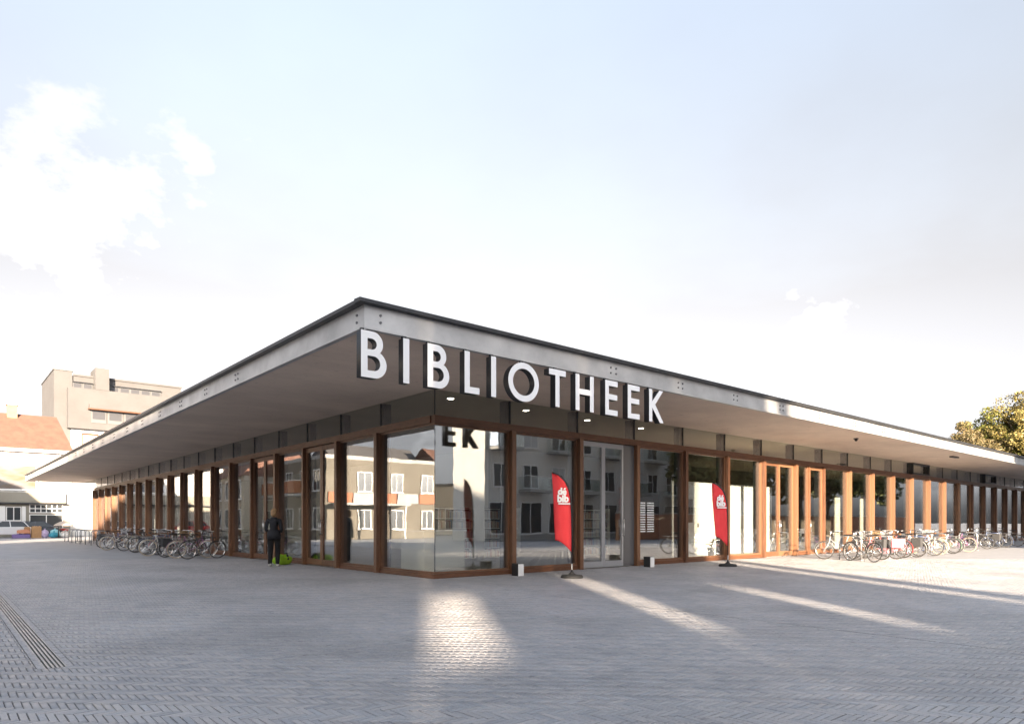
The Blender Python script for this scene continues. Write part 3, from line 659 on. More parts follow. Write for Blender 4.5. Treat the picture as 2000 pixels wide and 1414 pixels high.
# beige apartment tower behind the shop
ap = thing('apartment_tower', 'stepped beige apartment building with ribbon windows rising behind the library roof', 'building')
YA = 95.
box('wall', 'render_beige', ap, 3.1, 5.2, YA + .4, YA + 14, 0, 21.9); box('wall', 'render_beige', ap, 5.21, 19, YA + .6, YA + 20, 0, 21.4)
box('upper_storey', 'render_beige', ap, 4.55, 26, YA - .9, YA + .58, 14.1, 19.6); box('wall', 'render_white', ap, 5.0, 26, YA - .1, YA + .59, 0, 14.09)
box('slim_tower', 'render_beige', ap, 7.7, 9.35, YA - .95, YA + 3, 19.61, 22.6); box('roof_slab', 'tower_frame', ap, 3.0, 5.3, YA + .3, YA + 14.1, 21.9, 22.05)
box('parapet', 'render_beige', ap, 5.31, 19.1, YA + .45, YA + .61, 21.4, 21.65)
for a, b, n in ((5.2, 7.6, 2), (9.5, 16.2, 5)):
    for i in range(n):
        w_ = (b - a) / n; o = box('window', 'tower_frame', ap, a + i * w_ + .02, a + (i + 1) * w_ - .02, YA + .50, YA + .60, 19.62, 20.5); box('pane', 'tower_pane', o, a + i * w_ + .14, a + (i + 1) * w_ - .14, YA + .48, YA + .497, 19.72, 20.4)
    box('eyebrow', 'dark_steel', ap, a, b, YA + .25, YA + .60, 20.5, 20.62)
bl = box('balcony', 'render_beige', ap, 6.9, 17, YA - 1.7, YA - .91, 16.9, 17.5); box('soffit_board', 'wood_rail', bl, 6.8, 17.1, YA - 1.75, YA - .91, 16.72, 16.89)
for i in range(5):
    o = box('window', 'tower_frame', ap, 7.2 + i * 2, 9.0 + i * 2, YA - .98, YA - .901, 15.0, 16.7); box('pane', 'tower_pane', o, 7.35 + i * 2, 8.85 + i * 2, YA - .995, YA - .982, 15.5, 16.55)
for i in range(4):
    o = box('window', 'wood_rail', ap, 6.2 + i * 3, 8.2 + i * 3, YA - .16, YA - .101, 11.8, 13.6); box('pane', 'cream_panel', o, 6.35 + i * 3, 8.05 + i * 3, YA - .175, YA - .162, 11.9, 13.3)
for (x, y, h) in ((3.4, YA + 2, 1.1), (4.2, YA + 1.2, 1.5)):
    m = MB(); m.tube([(x, y, 22.1), (x, y, 22.1 + h)], .05, 6); m.tube([(x, y, 22.0 + h * .8), (x, y, 22.0 + h * .99)], .13, 8); m.build('antenna', 'grey_steel', ap)

# ------------------------------------------------------------------ trees
mat('bark', (.10, .075, .055), .9, noise=(6, (.06, .045, .035), .8), stretch=(1, 1, .3), bump=.5, bump_scale=10)
def leafmat(name, a, b, c3):
    m = mat(name, a, .65, rand=('island', b, 1.0, c3, .6)); return m
leafmat('leaf_olive', (.10, .095, .033), (.075, .06, .028), (.16, .10, .04))
leafmat('leaf_lime', (.17, .18, .03), (.12, .14, .025), (.21, .19, .04))
leafmat('leaf_orange', (.19, .15, .038), (.12, .125, .033), (.24, .165, .05))
leafmat('leaf_green', (.07, .10, .025), (.05, .07, .02), (.14, .13, .03))
def tree_mesh(seed, h, r, nclump, leaves, ls):
    rg = np.random.default_rng(seed); tk = MB()
    th = h * .45
    tk.tube([(0, 0, 0), (.05, .03, th * .5), (.0, .1, th), (.1, .0, h * .75)], [h * .028, h * .022, h * .016, h * .006], 8)
    cl = []
    for i in range(nclump):
        v = rg.normal(size=3); v /= np.linalg.norm(v); rad = r * rg.uniform(.45, 1.0)
        p = np.array([v[0] * rad, v[1] * rad, h * .64 + v[2] * rad * (h * .36 / r)]); cl.append(p)
        if i % 4 == 0:
            z0 = h * rg.uniform(.28, .6); tk.tube([(0, .05, z0), tuple(p * .5 + np.array([0, 0, z0 * .5])), tuple(p)], [h * .010, h * .006, h * .002], 5)
    pts = []
    for p in cl:
        k = int(leaves / nclump); s = r * rg.uniform(.16, .30)
        q = rg.normal(size=(k, 3)); q /= np.linalg.norm(q, axis=1)[:, None]; q *= (rg.uniform(.3, 1, k) ** .5)[:, None] * s * np.array([1, 1, .8]); pts.append(p + q)
    pts = np.concatenate(pts); n = len(pts)
    nrm = rg.normal(size=(n, 3)) + np.array([0, 0, .5]); nrm /= np.linalg.norm(nrm, axis=1)[:, None]
    u = np.cross(nrm, rg.normal(size=(n, 3))); u /= np.linalg.norm(u, axis=1)[:, None]; w = np.cross(nrm, u)
    sz = (ls * rg.uniform(.6, 1.3, n))[:, None]
    quad = np.stack([pts - u * sz * .5, pts + w * sz * .32 + nrm * sz * .08, pts + u * sz * .5, pts - w * sz * .32 + nrm * sz * .08], 1).reshape(-1, 3)
    me = bpy.data.meshes.new('crown'); me.vertices.add(n * 4); me.vertices.foreach_set('co', quad.reshape(-1))
    me.loops.add(n * 4); me.loops.foreach_set('vertex_index', np.arange(n * 4, dtype=np.int32)); me.polygons.add(n); me.polygons.foreach_set('loop_start', np.arange(n, dtype=np.int32) * 4)
    me.update(calc_edges=True); return tk.mesh('trunk', 'bark', True), me
def tree(name, label, loc, seed, h, r, leafm, ncl=70, leaves=9000, ls=.34, group=None):
    t = thing(name, label, 'tree', loc, 0, group); a, b = tree_mesh(seed, h, r, ncl, leaves, ls); b.materials.append(MATS[leafm])
    link('trunk', a, t); link('crown', b, t); return t
tree('autumn_tree', 'dark olive and brown autumn tree leftmost above the right roof end', (84.5, 12.0, 0), 3, 12.9, 4.2, 'leaf_olive', 110, 30000, .25)
tree('autumn_tree', 'lime yellow autumn tree in the middle of the group above the roof', (88.2, 11.0, 0), 5, 15.0, 3.8, 'leaf_lime', 120, 34000, .25)
tree('autumn_tree', 'orange autumn tree at the right picture edge above the roof', (88.0, 6.6, 0), 8, 16.8, 5.0, 'leaf_orange', 150, 42000, .25)
tr0 = tree('street_tree', 'green street tree mirrored in the glass, nearest the entrance', (38, -17, 0), 13, 10.5, 3.6, 'leaf_green', 60, 7000, .42, 'street trees mirrored in the glass')
for x, y in ((45.5, -17.5), (53, -17), (61, -18), (69, -17)):
    c = copy_tree(tr0); c.location = (x, y, 0); c.rotation_euler.z = x; c['label'] = 'green street tree mirrored in the glass, %s from the entrance' % {45.5: 'second', 53: 'third', 61: 'fourth', 69: 'fifth'}[x]
hg = thing('brick_wall', 'low red brick garden wall mirrored behind the far bicycles', 'wall', (30, -20, 0)); box('masonry', 'brick_orange', hg, 0, 60, 0, .3, 0, 2.0); box('coping', 'concrete', hg, -.03, 60.03, -.04, .34, 2.0, 2.1)

# ------------------------------------------------------------------ things inside
dk = thing('reception_desk', 'cream reception desk behind the corner pane', 'desk', (2.0, 2.4, .015), R(20))
box('front_panel', 'cream_panel', dk, -1.0, 1.0, 0, .06, 0, 1.08); box('side_panel', 'cream_panel', dk, -1.0, -.94, .061, .8, 0, 1.08); box('side_panel', 'cream_panel', dk, .94, 1.0, .061, .8, 0, 1.08); box('desk_top', 'white_inside', dk, -1.05, 1.05, -.05, .85, 1.081, 1.12)
def shelf(label, x, y, rz, w=1.8):
    t = thing('bookshelf', label, 'bookshelf', (x, y, .015), rz, 'bookshelves inside the library')
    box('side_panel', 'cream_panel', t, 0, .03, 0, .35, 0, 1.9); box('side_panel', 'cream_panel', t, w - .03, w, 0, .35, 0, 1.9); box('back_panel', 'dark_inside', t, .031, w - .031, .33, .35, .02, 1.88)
    for i in range(6): box('shelf_board', 'cream_panel', t, .031, w - .031, 0, .329, .02 + i * .36, .045 + i * .36)
    for i in range(5):
        m = MB(); x_ = .05
        while x_ < w - .12:
            ww = random.uniform(.02, .05); hh = random.uniform(.2, .3); m.box(x_, x_ + ww, .04, .27, .046 + i * .36, .046 + i * .36 + hh); x_ += ww + .002
        o = m.build('book_row', 'books', t); o['kind'] = 'stuff'
    return t
mat('books', (.35, .12, .08), .6, rand=('island', (.10, .18, .30), 1, (.6, .55, .4), .8))
for x, y, l_ in ((4.2, 6.2, 'pale bookshelf full of books nearest the corner pane inside'), (6.4, 6.2, 'pale bookshelf full of books behind the entrance door'), (10.5, 5.2, 'pale bookshelf full of books left of the white partition inside')):
    shelf(l_, x, y, 0)
pl = thing('potted_plant', 'leafy green potted plant behind the glass beside the white partition', 'plant', (13.55, 1.15, .015))
m = MB(); m.lathe([(.14, 0), (.19, .38), (.17, .38), (.16, .3)], 14); m.build('pot', 'white_inside', pl)
m = MB(); m.tube([(0, 0, .3), (0, 0, .55)], .02, 6); m.build('stem', 'bark', pl)
for i in range(16):
    a = i * 2.4; l = random.uniform(.25, .42); e = random.uniform(.3, 1.1); u = Vector((math.cos(a), math.sin(a), 0)); w = Vector((-math.sin(a), math.cos(a), 0)); b0 = Vector((0, 0, random.uniform(.36, .56)))
    p1 = b0 + u * l * .5 * math.cos(e) + Vector((0, 0, l * .6 * math.sin(e))); p2 = b0 + u * l + Vector((0, 0, l * .5 * math.sin(e)))
    m = MB(); m.add([b0, p1 + w * .055, p2, p1 - w * .055, p1 - Vector((0, 0, .012))], [(0, 1, 4), (1, 2, 4), (2, 3, 4), (3, 0, 4)]); m.build('leaf', 'leaf_pot', pl)
# opening hours in white vinyl on the glass beside the entrance
wl = [o for o in lib.children if o.name.startswith('window') and o.data.vertices and abs(o.data.vertices[0].co.x - (RPOST[2] + PW)) < .01 and abs(o.data.vertices[0].co.y) < .01][0]
m = MB(); zz = 1.95
for r_ in range(13):
    x_ = RPOST[2] + PW + .16
    for blk in range(2):
        x1_ = x_ + (.30 if blk == 0 else .34)
        while x_ < x1_:
            w_ = random.uniform(.02, .07); m.box(x_, min(x_ + w_, x1_), .034, .0385, zz, zz + .034); x_ += w_ + .012
        x_ = x1_ + .10
    zz -= .075
o = m.build('vinyl_text', 'letter_white', wl); o['label'] = 'white opening-hours text stuck on the glass'; o['kind'] = 'stuff'

# ------------------------------------------------------------------ flags
def text_mesh(txt, size, m):
    cu = bpy.data.curves.new('t', 'FONT'); cu.body = txt; cu.size = size; cu.extrude = .0015; cu.align_x = 'CENTER'; cu.offset = .012
    o = bpy.data.objects.new('tmp', cu); COL.objects.link(o); me = bpy.data.meshes.new_from_object(o.evaluated_get(bpy.context.evaluated_depsgraph_get()))
    bpy.data.objects.remove(o); bpy.data.curves.remove(cu); me.materials.clear(); me.materials.append(MATS[m]); return me
def feather_flag(label, loc, rz, seed):
    t = thing('feather_flag', label, 'flag', loc, rz, 'red feather flags by the entrance')
    rg = random.Random(seed); H = 2.56; zb = .62
    # pole: straight up, then bending over to the left
    pole = [(0, 0, .05), (0, 0, 1.0), (-.008, 0, 1.6), (-.035, 0, 2.0), (-.11, 0, 2.27), (-.27, 0, 2.47), (-.52, 0, H)]
    m = MB(); m.tube(pole, [.016, .015, .014, .013, .012, .010, .008], 8); m.build('pole', 'black_paint', t, smooth=True)
    def xr(z):
        for a, b in zip(pole[:-1], pole[1:]):
            if a[2] <= z <= b[2]: return a[0] + (b[0] - a[0]) * (z - a[2]) / (b[2] - a[2])
        return -.52
    v, f = [], []; nz, nx = 30, 10
    for i in range(nz + 1):
        u = i / nz
        for j in range(nx + 1):
            q = j / nx
            zl = zb + .30 + u * (H - .012 - zb - .30); zr = zb + u * (H - zb - .005)      # lower edge slants down to the pole
            z = zl + (zr - zl) * q ** 1.6
            left = -.42 - .10 * u ** .8; x = left + (xr(z) - .008 - left) * q
            if u == 1: x = -.52
            v.append((x, .028 * math.sin(q * 4.2 + u * 5 + seed) * (1 - q) + .008 * math.sin(q * 11 + u * 3), z))
    for i in range(nz):
        for j in range(nx): a = i * (nx + 1) + j; f.append((a, a + 1, a + nx + 2, a + nx + 1))
    m = MB(); m.add(v, f); b = m.build('banner', 'flag_red', t, smooth=True)
    md = b.modifiers.new('thick', 'SOLIDIFY'); md.thickness = .003
    for tx, sz, x, z in (('dé', .22, -.27, 2.03), ('bib', .24, -.25, 1.85)):
        o = link('print', text_mesh(tx, sz, 'flag_print'), b, (x, -.045, z), (R(90), 0, 0)); o['label'] = 'white lettering on the banner'
    m = MB(); m.box(-.37, -.06, -.046, -.042, 1.785, 1.82); o = m.build('print', 'flag_print', b); o['label'] = 'white line under the lettering'
    s = MB(); s.tube([(xr(z), 0, z) for z in (zb, 1.0, 1.5, 1.9, 2.15, 2.35, 2.5, H - .004)], .019, 8); s.build('sleeve', 'black_paint', t, smooth=True)
    m = MB(); m.lathe([(.27, 0), (.28, .02), (.25, .07), (.10, .085), (.05, .12), (.03, .16)], 22); m.build('base_weight', 'black_rubber', t, smooth=True)
    m = MB(); m.tube([(0, 0, .2), (0, 0, .34)], .022, 8); m.build('spigot', 'brushed_steel', t)
    return t
feather_flag('red feather flag with white print on a black round base, nearest the glass corner', (2.72, -1.94, 0), R(-24), 1.3)
feather_flag('red feather flag further right, in front of the white partition', (9.45, -2.05, 0), R(-30), 3.9)

def floor_box(label, x, y, rz=0):
    t = thing('floor_box', label, 'box', (x, y, 0), rz)
    m = MB(); m.prism([(-.085, -.12), (.085, -.12), (.10, .14), (-.10, .14)], 0, .30); m.build('body', 'black_paint', t, fixn=True)
    box('front_plate', 'white_paint', t, -.08, .08, -.135, -.121, .004, .305); box('lid', 'black_paint', t, -.095, .095, -.12, .15, .301, .315)
floor_box('small white-fronted box on the ground at the post nearest the corner', 2.13, -.62, R(-8)); floor_box('small white-fronted box on the ground right of the automatic door', 7.38, -.66, R(-8))

# ------------------------------------------------------------------ bicycles
for n_, c_ in dict(bike_silver=(.34, .34, .34), bike_black=(.03, .03, .033), bike_white=(.55, .54, .51), bike_red=(.30, .045, .04), bike_blue=(.08, .11, .2), bike_purple=(.22, .10, .20), bike_pink=(.70, .25, .30), bike_green=(.07, .13, .09)).items(): mat(n_, c_, .32, coat=.4)
mat('tyre', (.03, .028, .026), .8); mat('tyre_cream', (.40, .33, .24), .8); mat('chrome', (.72, .72, .72), .22, metal=.95); mat('saddle_black', (.025, .022, .02), .55); mat('saddle_brown', (.17, .08, .035), .55)
mat('wicker', (.30, .20, .11), .8, noise=(30, (.2, .13, .07), .8)); mat('bag_black', (.03, .03, .032), .75); mat('crate_grey', (.35, .36, .38), .6)
RW = .335
def ring(r, t, n=28, k=7):
    return [(r * math.cos(2 * math.pi * i / n), 0, r * math.sin(2 * math.pi * i / n)) for i in range(n)]
def wheel_meshes(tyre):
    a = MB(); a.tube(ring(RW - .02, 0), .02, 6, closed=True); b = MB(); b.tube(ring(RW - .042, 0), .011, 5, closed=True)
    sp = MB()
    for i in range(18):
        an = 2 * math.pi * i / 18; sg = .028 * (1 if i % 2 else -1); sp.tube([(.02 * math.cos(an + .6), sg, .02 * math.sin(an + .6)), ((RW - .045) * math.cos(an), 0, (RW - .045) * math.sin(an))], .0022, 3)
    h = MB(); h.tube([(0, -.05, 0), (0, .05, 0)], .024, 8)
    return a.mesh('tyre', tyre, True), b.mesh('rim', 'chrome', True), sp.mesh('spokes', 'chrome'), h.mesh('hub', 'chrome', True)
WHL = {k: wheel_meshes(k) for k in ('tyre', 'tyre_cream')}
def make_bike(col, tyre='tyre', sad='saddle_black', basket=None, bags=None, dia=False, kid=False):
    t = link('bicycle', None); t.empty_display_size = .3
    for x in (0, 1.06):
        w = link('wheel', WHL[tyre][0], t, (x, 0, RW)); 
        for k, nm in ((1, 'rim'), (2, 'spokes'), (3, 'hub')): link(nm, WHL[tyre][k], w)
    f = MB(); bb = (.44, 0, .29); seat = (.30, 0, .72); hd0 = (.90, 0, .62); hd1 = (.865, 0, .82)
    f.tube([bb, seat, (.262, 0, .84)], .016, 7); f.tube([bb, (.66, 0, .40), hd0], .019, 7)
    if dia: f.tube([(.285, 0, .76), (.872, 0, .79)], .015, 7)
    else: f.tube([(.36, 0, .52), (.66, 0, .56), (.875, 0, .76)], .015, 7)
    f.tube([hd0, hd1], .021, 8)
    for s in (-1, 1): f.tube([bb, (.15, s * .05, .32), (0, s * .06, RW)], .010, 5); f.tube([(.30, 0, .72), (.1, s * .055, .45), (0, s * .06, RW)], .009, 5)
    f.build('frame', col, t, smooth=True)
    k = MB(); k.tube([hd0, (.93, 0, .60)], .016, 6)
    for s in (-1, 1): k.tube([(.905, s * .05, .60), (.96, s * .055, .48), (1.06, s * .055, RW)], .010, 5)
    k.tube([(.905, -.05, .605), (.905, .05, .605)], .014, 5); k.build('fork', col, t, smooth=True)
    h = MB(); h.tube([hd1, (.845, 0, .98), (.87, 0, 1.02)], .012, 7); h.tube([(.63, -.28, 1.0), (.74, -.29, 1.02), (.86, -.20, 1.03), (.88, 0, 1.02), (.86, .20, 1.03), (.74, .29, 1.02), (.63, .28, 1.0)], .010, 6)
    hb = h.build('handlebar', 'chrome', t, smooth=True)
    for s in (-1, 1): g_ = MB(); g_.tube([(.74, s * .29, 1.02), (.62, s * .28, 1.0)], .016, 6); g_.build('grip', 'black_rubber', hb)
    s_ = MB(); s_.add([(.12, -.09, .915), (.14, -.105, .905), (.28, -.05, .90), (.41, -.018, .895), (.41, .018, .895), (.28, .05, .90), (.14, .105, .905), (.12, .09, .915), (.12, 0, .93), (.28, 0, .925), (.41, 0, .91), (.14, 0, .86), (.28, 0, .868), (.40, 0, .878)],
                      [(0, 1, 8), (1, 2, 9, 8), (2, 3, 10, 9), (3, 4, 10), (4, 5, 9, 10), (5, 6, 8, 9), (6, 7, 8), (0, 8, 7), (1, 11, 12, 2), (2, 12, 13, 3), (6, 5, 12, 11), (5, 4, 13, 12), (3, 13, 4), (0, 7, 11), (0, 11, 1), (7, 6, 11)]); s_.build('saddle', sad, t, fixn=True)
    for cx, a0, a1 in ((0, 20, 200), (1.06, 5, 150)):
        m = MB(); v = []
        for i in range(13):
            a = R(a0 + (a1 - a0) * i / 12)
            for yy, rr in ((-.027, .012), (0, .02), (.027, .012)): v.append((cx + (RW + rr) * math.cos(a), yy, RW + (RW + rr) * math.sin(a)))
        m.add(v, [(3 * i + j, 3 * i + j + 1, 3 * i + j + 4, 3 * i + j + 3) for i in range(12) for j in (0, 1)]); m.build('mudguard', col, t, smooth=True)
    c = MB(); c.tube([(.0, .065, RW + .03), (.44, .065, .38)], .006, 4); c.tube([(.0, .065, RW - .03), (.44, .065, .20)], .006, 4); c.tube([(.44 + .09 * math.cos(i * .5236), .065, .29 + .09 * math.sin(i * .5236)) for i in range(12)], .008, 4, closed=True)
    c.build('chain_guard', 'chrome' if col == 'bike_black' else col, t)
    p = MB(); p.tube([(.44, -.09, .29), (.44, .09, .29)], .014, 6); p.tube([(.44, .09, .29), (.53, .10, .17)], .009, 5); p.tube([(.44, -.09, .29), (.35, -.10, .41)], .009, 5); cr = p.build('crank', 'chrome', t)
    for x, y, z in ((.53, .14, .17), (.35, -.14, .41)): q = MB(); q.box(x - .045, x + .045, y - .04, y + .04, z - .012, z + .012); q.build('pedal', 'black_rubber', cr)
    r_ = MB()
    for s in (-1, 1): r_.tube([(-.02, s * .07, RW), (-.03, s * .06, .74), (-.22, s * .06, .745)], .007, 5); r_.tube([(-.22, s * .06, .745), (.24, s * .06, .745)], .007, 5)
    for x in (-.22, -.08, .08, .22): r_.tube([(x, -.06, .745), (x, .06, .745)], .006, 5)
    r_.build('carrier', 'chrome', t)
    k = MB(); k.tube([(.30, .06, .27), (.24, .17, .008)], .010, 5); k.build('kickstand', 'chrome', t)
    l = MB(); l.lathe([(.0, -.03), (.035, -.01), (.045, .02)], 10, (0, 0, 0)); lm = l.build('headlamp', 'black_paint', t); lm.location = (.95, 0, .78); lm.rotation_euler = (0, R(90), 0)
    if basket:
        m = MB(); z0, z1 = .80, 1.02
        for i in range(8): z = z0 + (z1 - z0) * i / 7; s = .13 + .04 * i / 7; m.tube([(1.06 - s, -s * 1.2, z), (1.06 + s, -s * 1.2, z), (1.06 + s, s * 1.2, z), (1.06 - s, s * 1.2, z)], .009 if basket == 'wicker' else .006, 4, closed=True)
        for i in range(16):
            a = 2 * math.pi * i / 16; q = lambda s: (1.06 + s * max(-1, min(1, 1.4 * math.cos(a))), s * 1.2 * max(-1, min(1, 1.4 * math.sin(a)))); m.tube([(*q(.13), z0), (*q(.17), z1)], .006, 4)
        m.box(.93, 1.19, -.155, .155, z0 - .005, z0 + .005); m.build('basket', basket, t)
    if bags:
        for s in (-1, 1):
            m = MB(); m.prism([(-.22, s * .07), (.14, s * .07), (.16, s * .13), (.12, s * .20), (-.18, s * .20), (-.24, s * .13)], .42, .745); o = m.build('pannier', bags, t, fixn=True)
    return t
PROTO = {}
def bike(kind, label, loc, rz, group, lean=4):
    spec = {'silver': dict(col='bike_silver', tyre='tyre'), 'black': dict(col='bike_black', bags='bag_black'), 'white': dict(col='bike_white', tyre='tyre_cream', sad='saddle_brown'), 'red': dict(col='bike_red', sad='saddle_brown', basket='wicker'),
            'blue': dict(col='bike_blue', dia=True), 'purple': dict(col='bike_purple', tyre='tyre_cream'), 'pink': dict(col='bike_pink', basket='chrome', bags='bike_pink'), 'green': dict(col='bike_green', basket='crate_grey', dia=False), 'plain': dict(col='bike_black', dia=True), 'crate': dict(col='bike_silver', basket='crate_grey', bags='bag_black')}[kind]
    if kind not in PROTO: PROTO[kind] = make_bike(**spec); o = PROTO[kind]
    else: o = copy_tree(PROTO[kind])
    o.location = loc; o.rotation_euler = Euler((R(lean), 0, rz), 'XYZ'); tag(o, label, 'bicycle', group); return o
ORD = ['first', 'second', 'third', 'fourth', 'fifth', 'sixth', 'seventh', 'eighth', 'ninth', 'tenth', 'eleventh', 'twelfth', 'thirteenth', 'fourteenth']
NICE = dict(silver='silver bicycle', black='black bicycle with black panniers', white='white bicycle with cream tyres', red='dark red bicycle with a wicker basket', blue='dark blue bicycle', purple='purple bicycle with cream tyres', pink='pink bicycle with a wire basket', green='dark green bicycle with a crate', plain='plain black bicycle', crate='silver bicycle with crate, panniers')
LB = [('plain', -2.05, 13.0, 4), ('purple', -2.2, 13.9, -12), ('black', -2.35, 14.9, 9), ('plain', -2.05, 15.7, -6), ('white', -2.6, 16.5, -3), ('red', -2.1, 17.2, 5), ('blue', -2.35, 18.0, -5), ('black', -2.2, 18.9, 6), ('silver', -2.3, 20.2, 5), ('green', -2.1, 21.3, -6), ('plain', -2.3, 22.6, 4), ('white', -2.75, 24.1, 3), ('blue', -2.3, 25.6, -4), ('crate', -2.4, 27.2, 5)]
for i, (k, x, y, a) in enumerate(LB):
    bike(k, f'{NICE[k]}, {ORD[i]} from the standing person in the left row', (x, y, 0), R(a), 'bicycles along the left glass side', random.choice((-3, 3, 4)))
RB = [('plain', 15.0, -4.15, 66), ('silver', 15.9, -3.2, 101), ('black', 16.7, -3.75, 80), ('pink', 17.7, -3.9, 97), ('red', 18.9, -3.7, 85), ('crate', 19.7, -3.9, 94), ('plain', 20.8, -3.6, 83), ('blue', 21.6, -3.9, 99), ('white', 22.9, -3.7, 88), ('green', 24.2, -3.8, 80), ('silver', 25.2, -3.6, 96), ('purple', 26.7, -3.7, 86)]
for i, (k, x, y, a) in enumerate(RB):
    bike(k, f'{NICE[k]}, {ORD[i]} from the entrance in the sunlit right row', (x, y, 0), R(a), 'bicycles along the sunlit entrance side', random.choice((-4, 3, 4)))
for i, (k, x, a) in enumerate((('plain', 31.5, 88), ('black', 33.0, 92), ('blue', 34.8, 90), ('plain', 37.2, 87))):
    bike(k, f'{NICE[k]}, {ORD[i]} of the shaded bicycles at the far right end', (x, -3.2, 0), R(a), 'bicycles in the shade at the far right', 3)
def rack(label, x, y, rz, group, m_='grey_steel'):
    t = thing('bike_rack', label, 'bike rack', (x, y, 0), rz, group)
    m = MB(); m.tube([(-.38, 0, 0), (-.38, 0, .72), (-.34, 0, .82), (-.26, 0, .86), (.26, 0, .86), (.34, 0, .82), (.38, 0, .72), (.38, 0, 0)], .026, 8); m.build('hoop', m_, t, smooth=True)
    for s in (-.38, .38): q = MB(); q.lathe([(.07, 0), (.07, .012)], 12, (s, 0, 0)); q.build('foot_plate', m_, t)
for i, y in enumerate((30.5, 32.5, 34.5, 36.5, 38.2, 39.8, 41.4, 43.0)): rack(f'empty grey bicycle hoop, {ORD[i]} beyond the bicycles along the left side', -1.75, y, 0, 'bicycle hoops along the left side')
for i, x in enumerate((15.9, 18.4, 20.6, 22.6, 24.8, 29.2)): rack(f'bright steel bicycle hoop, {ORD[i]} from the entrance on the sunlit side', x, -3.0, R(90), 'bicycle hoops on the sunlit side', 'brushed_steel')

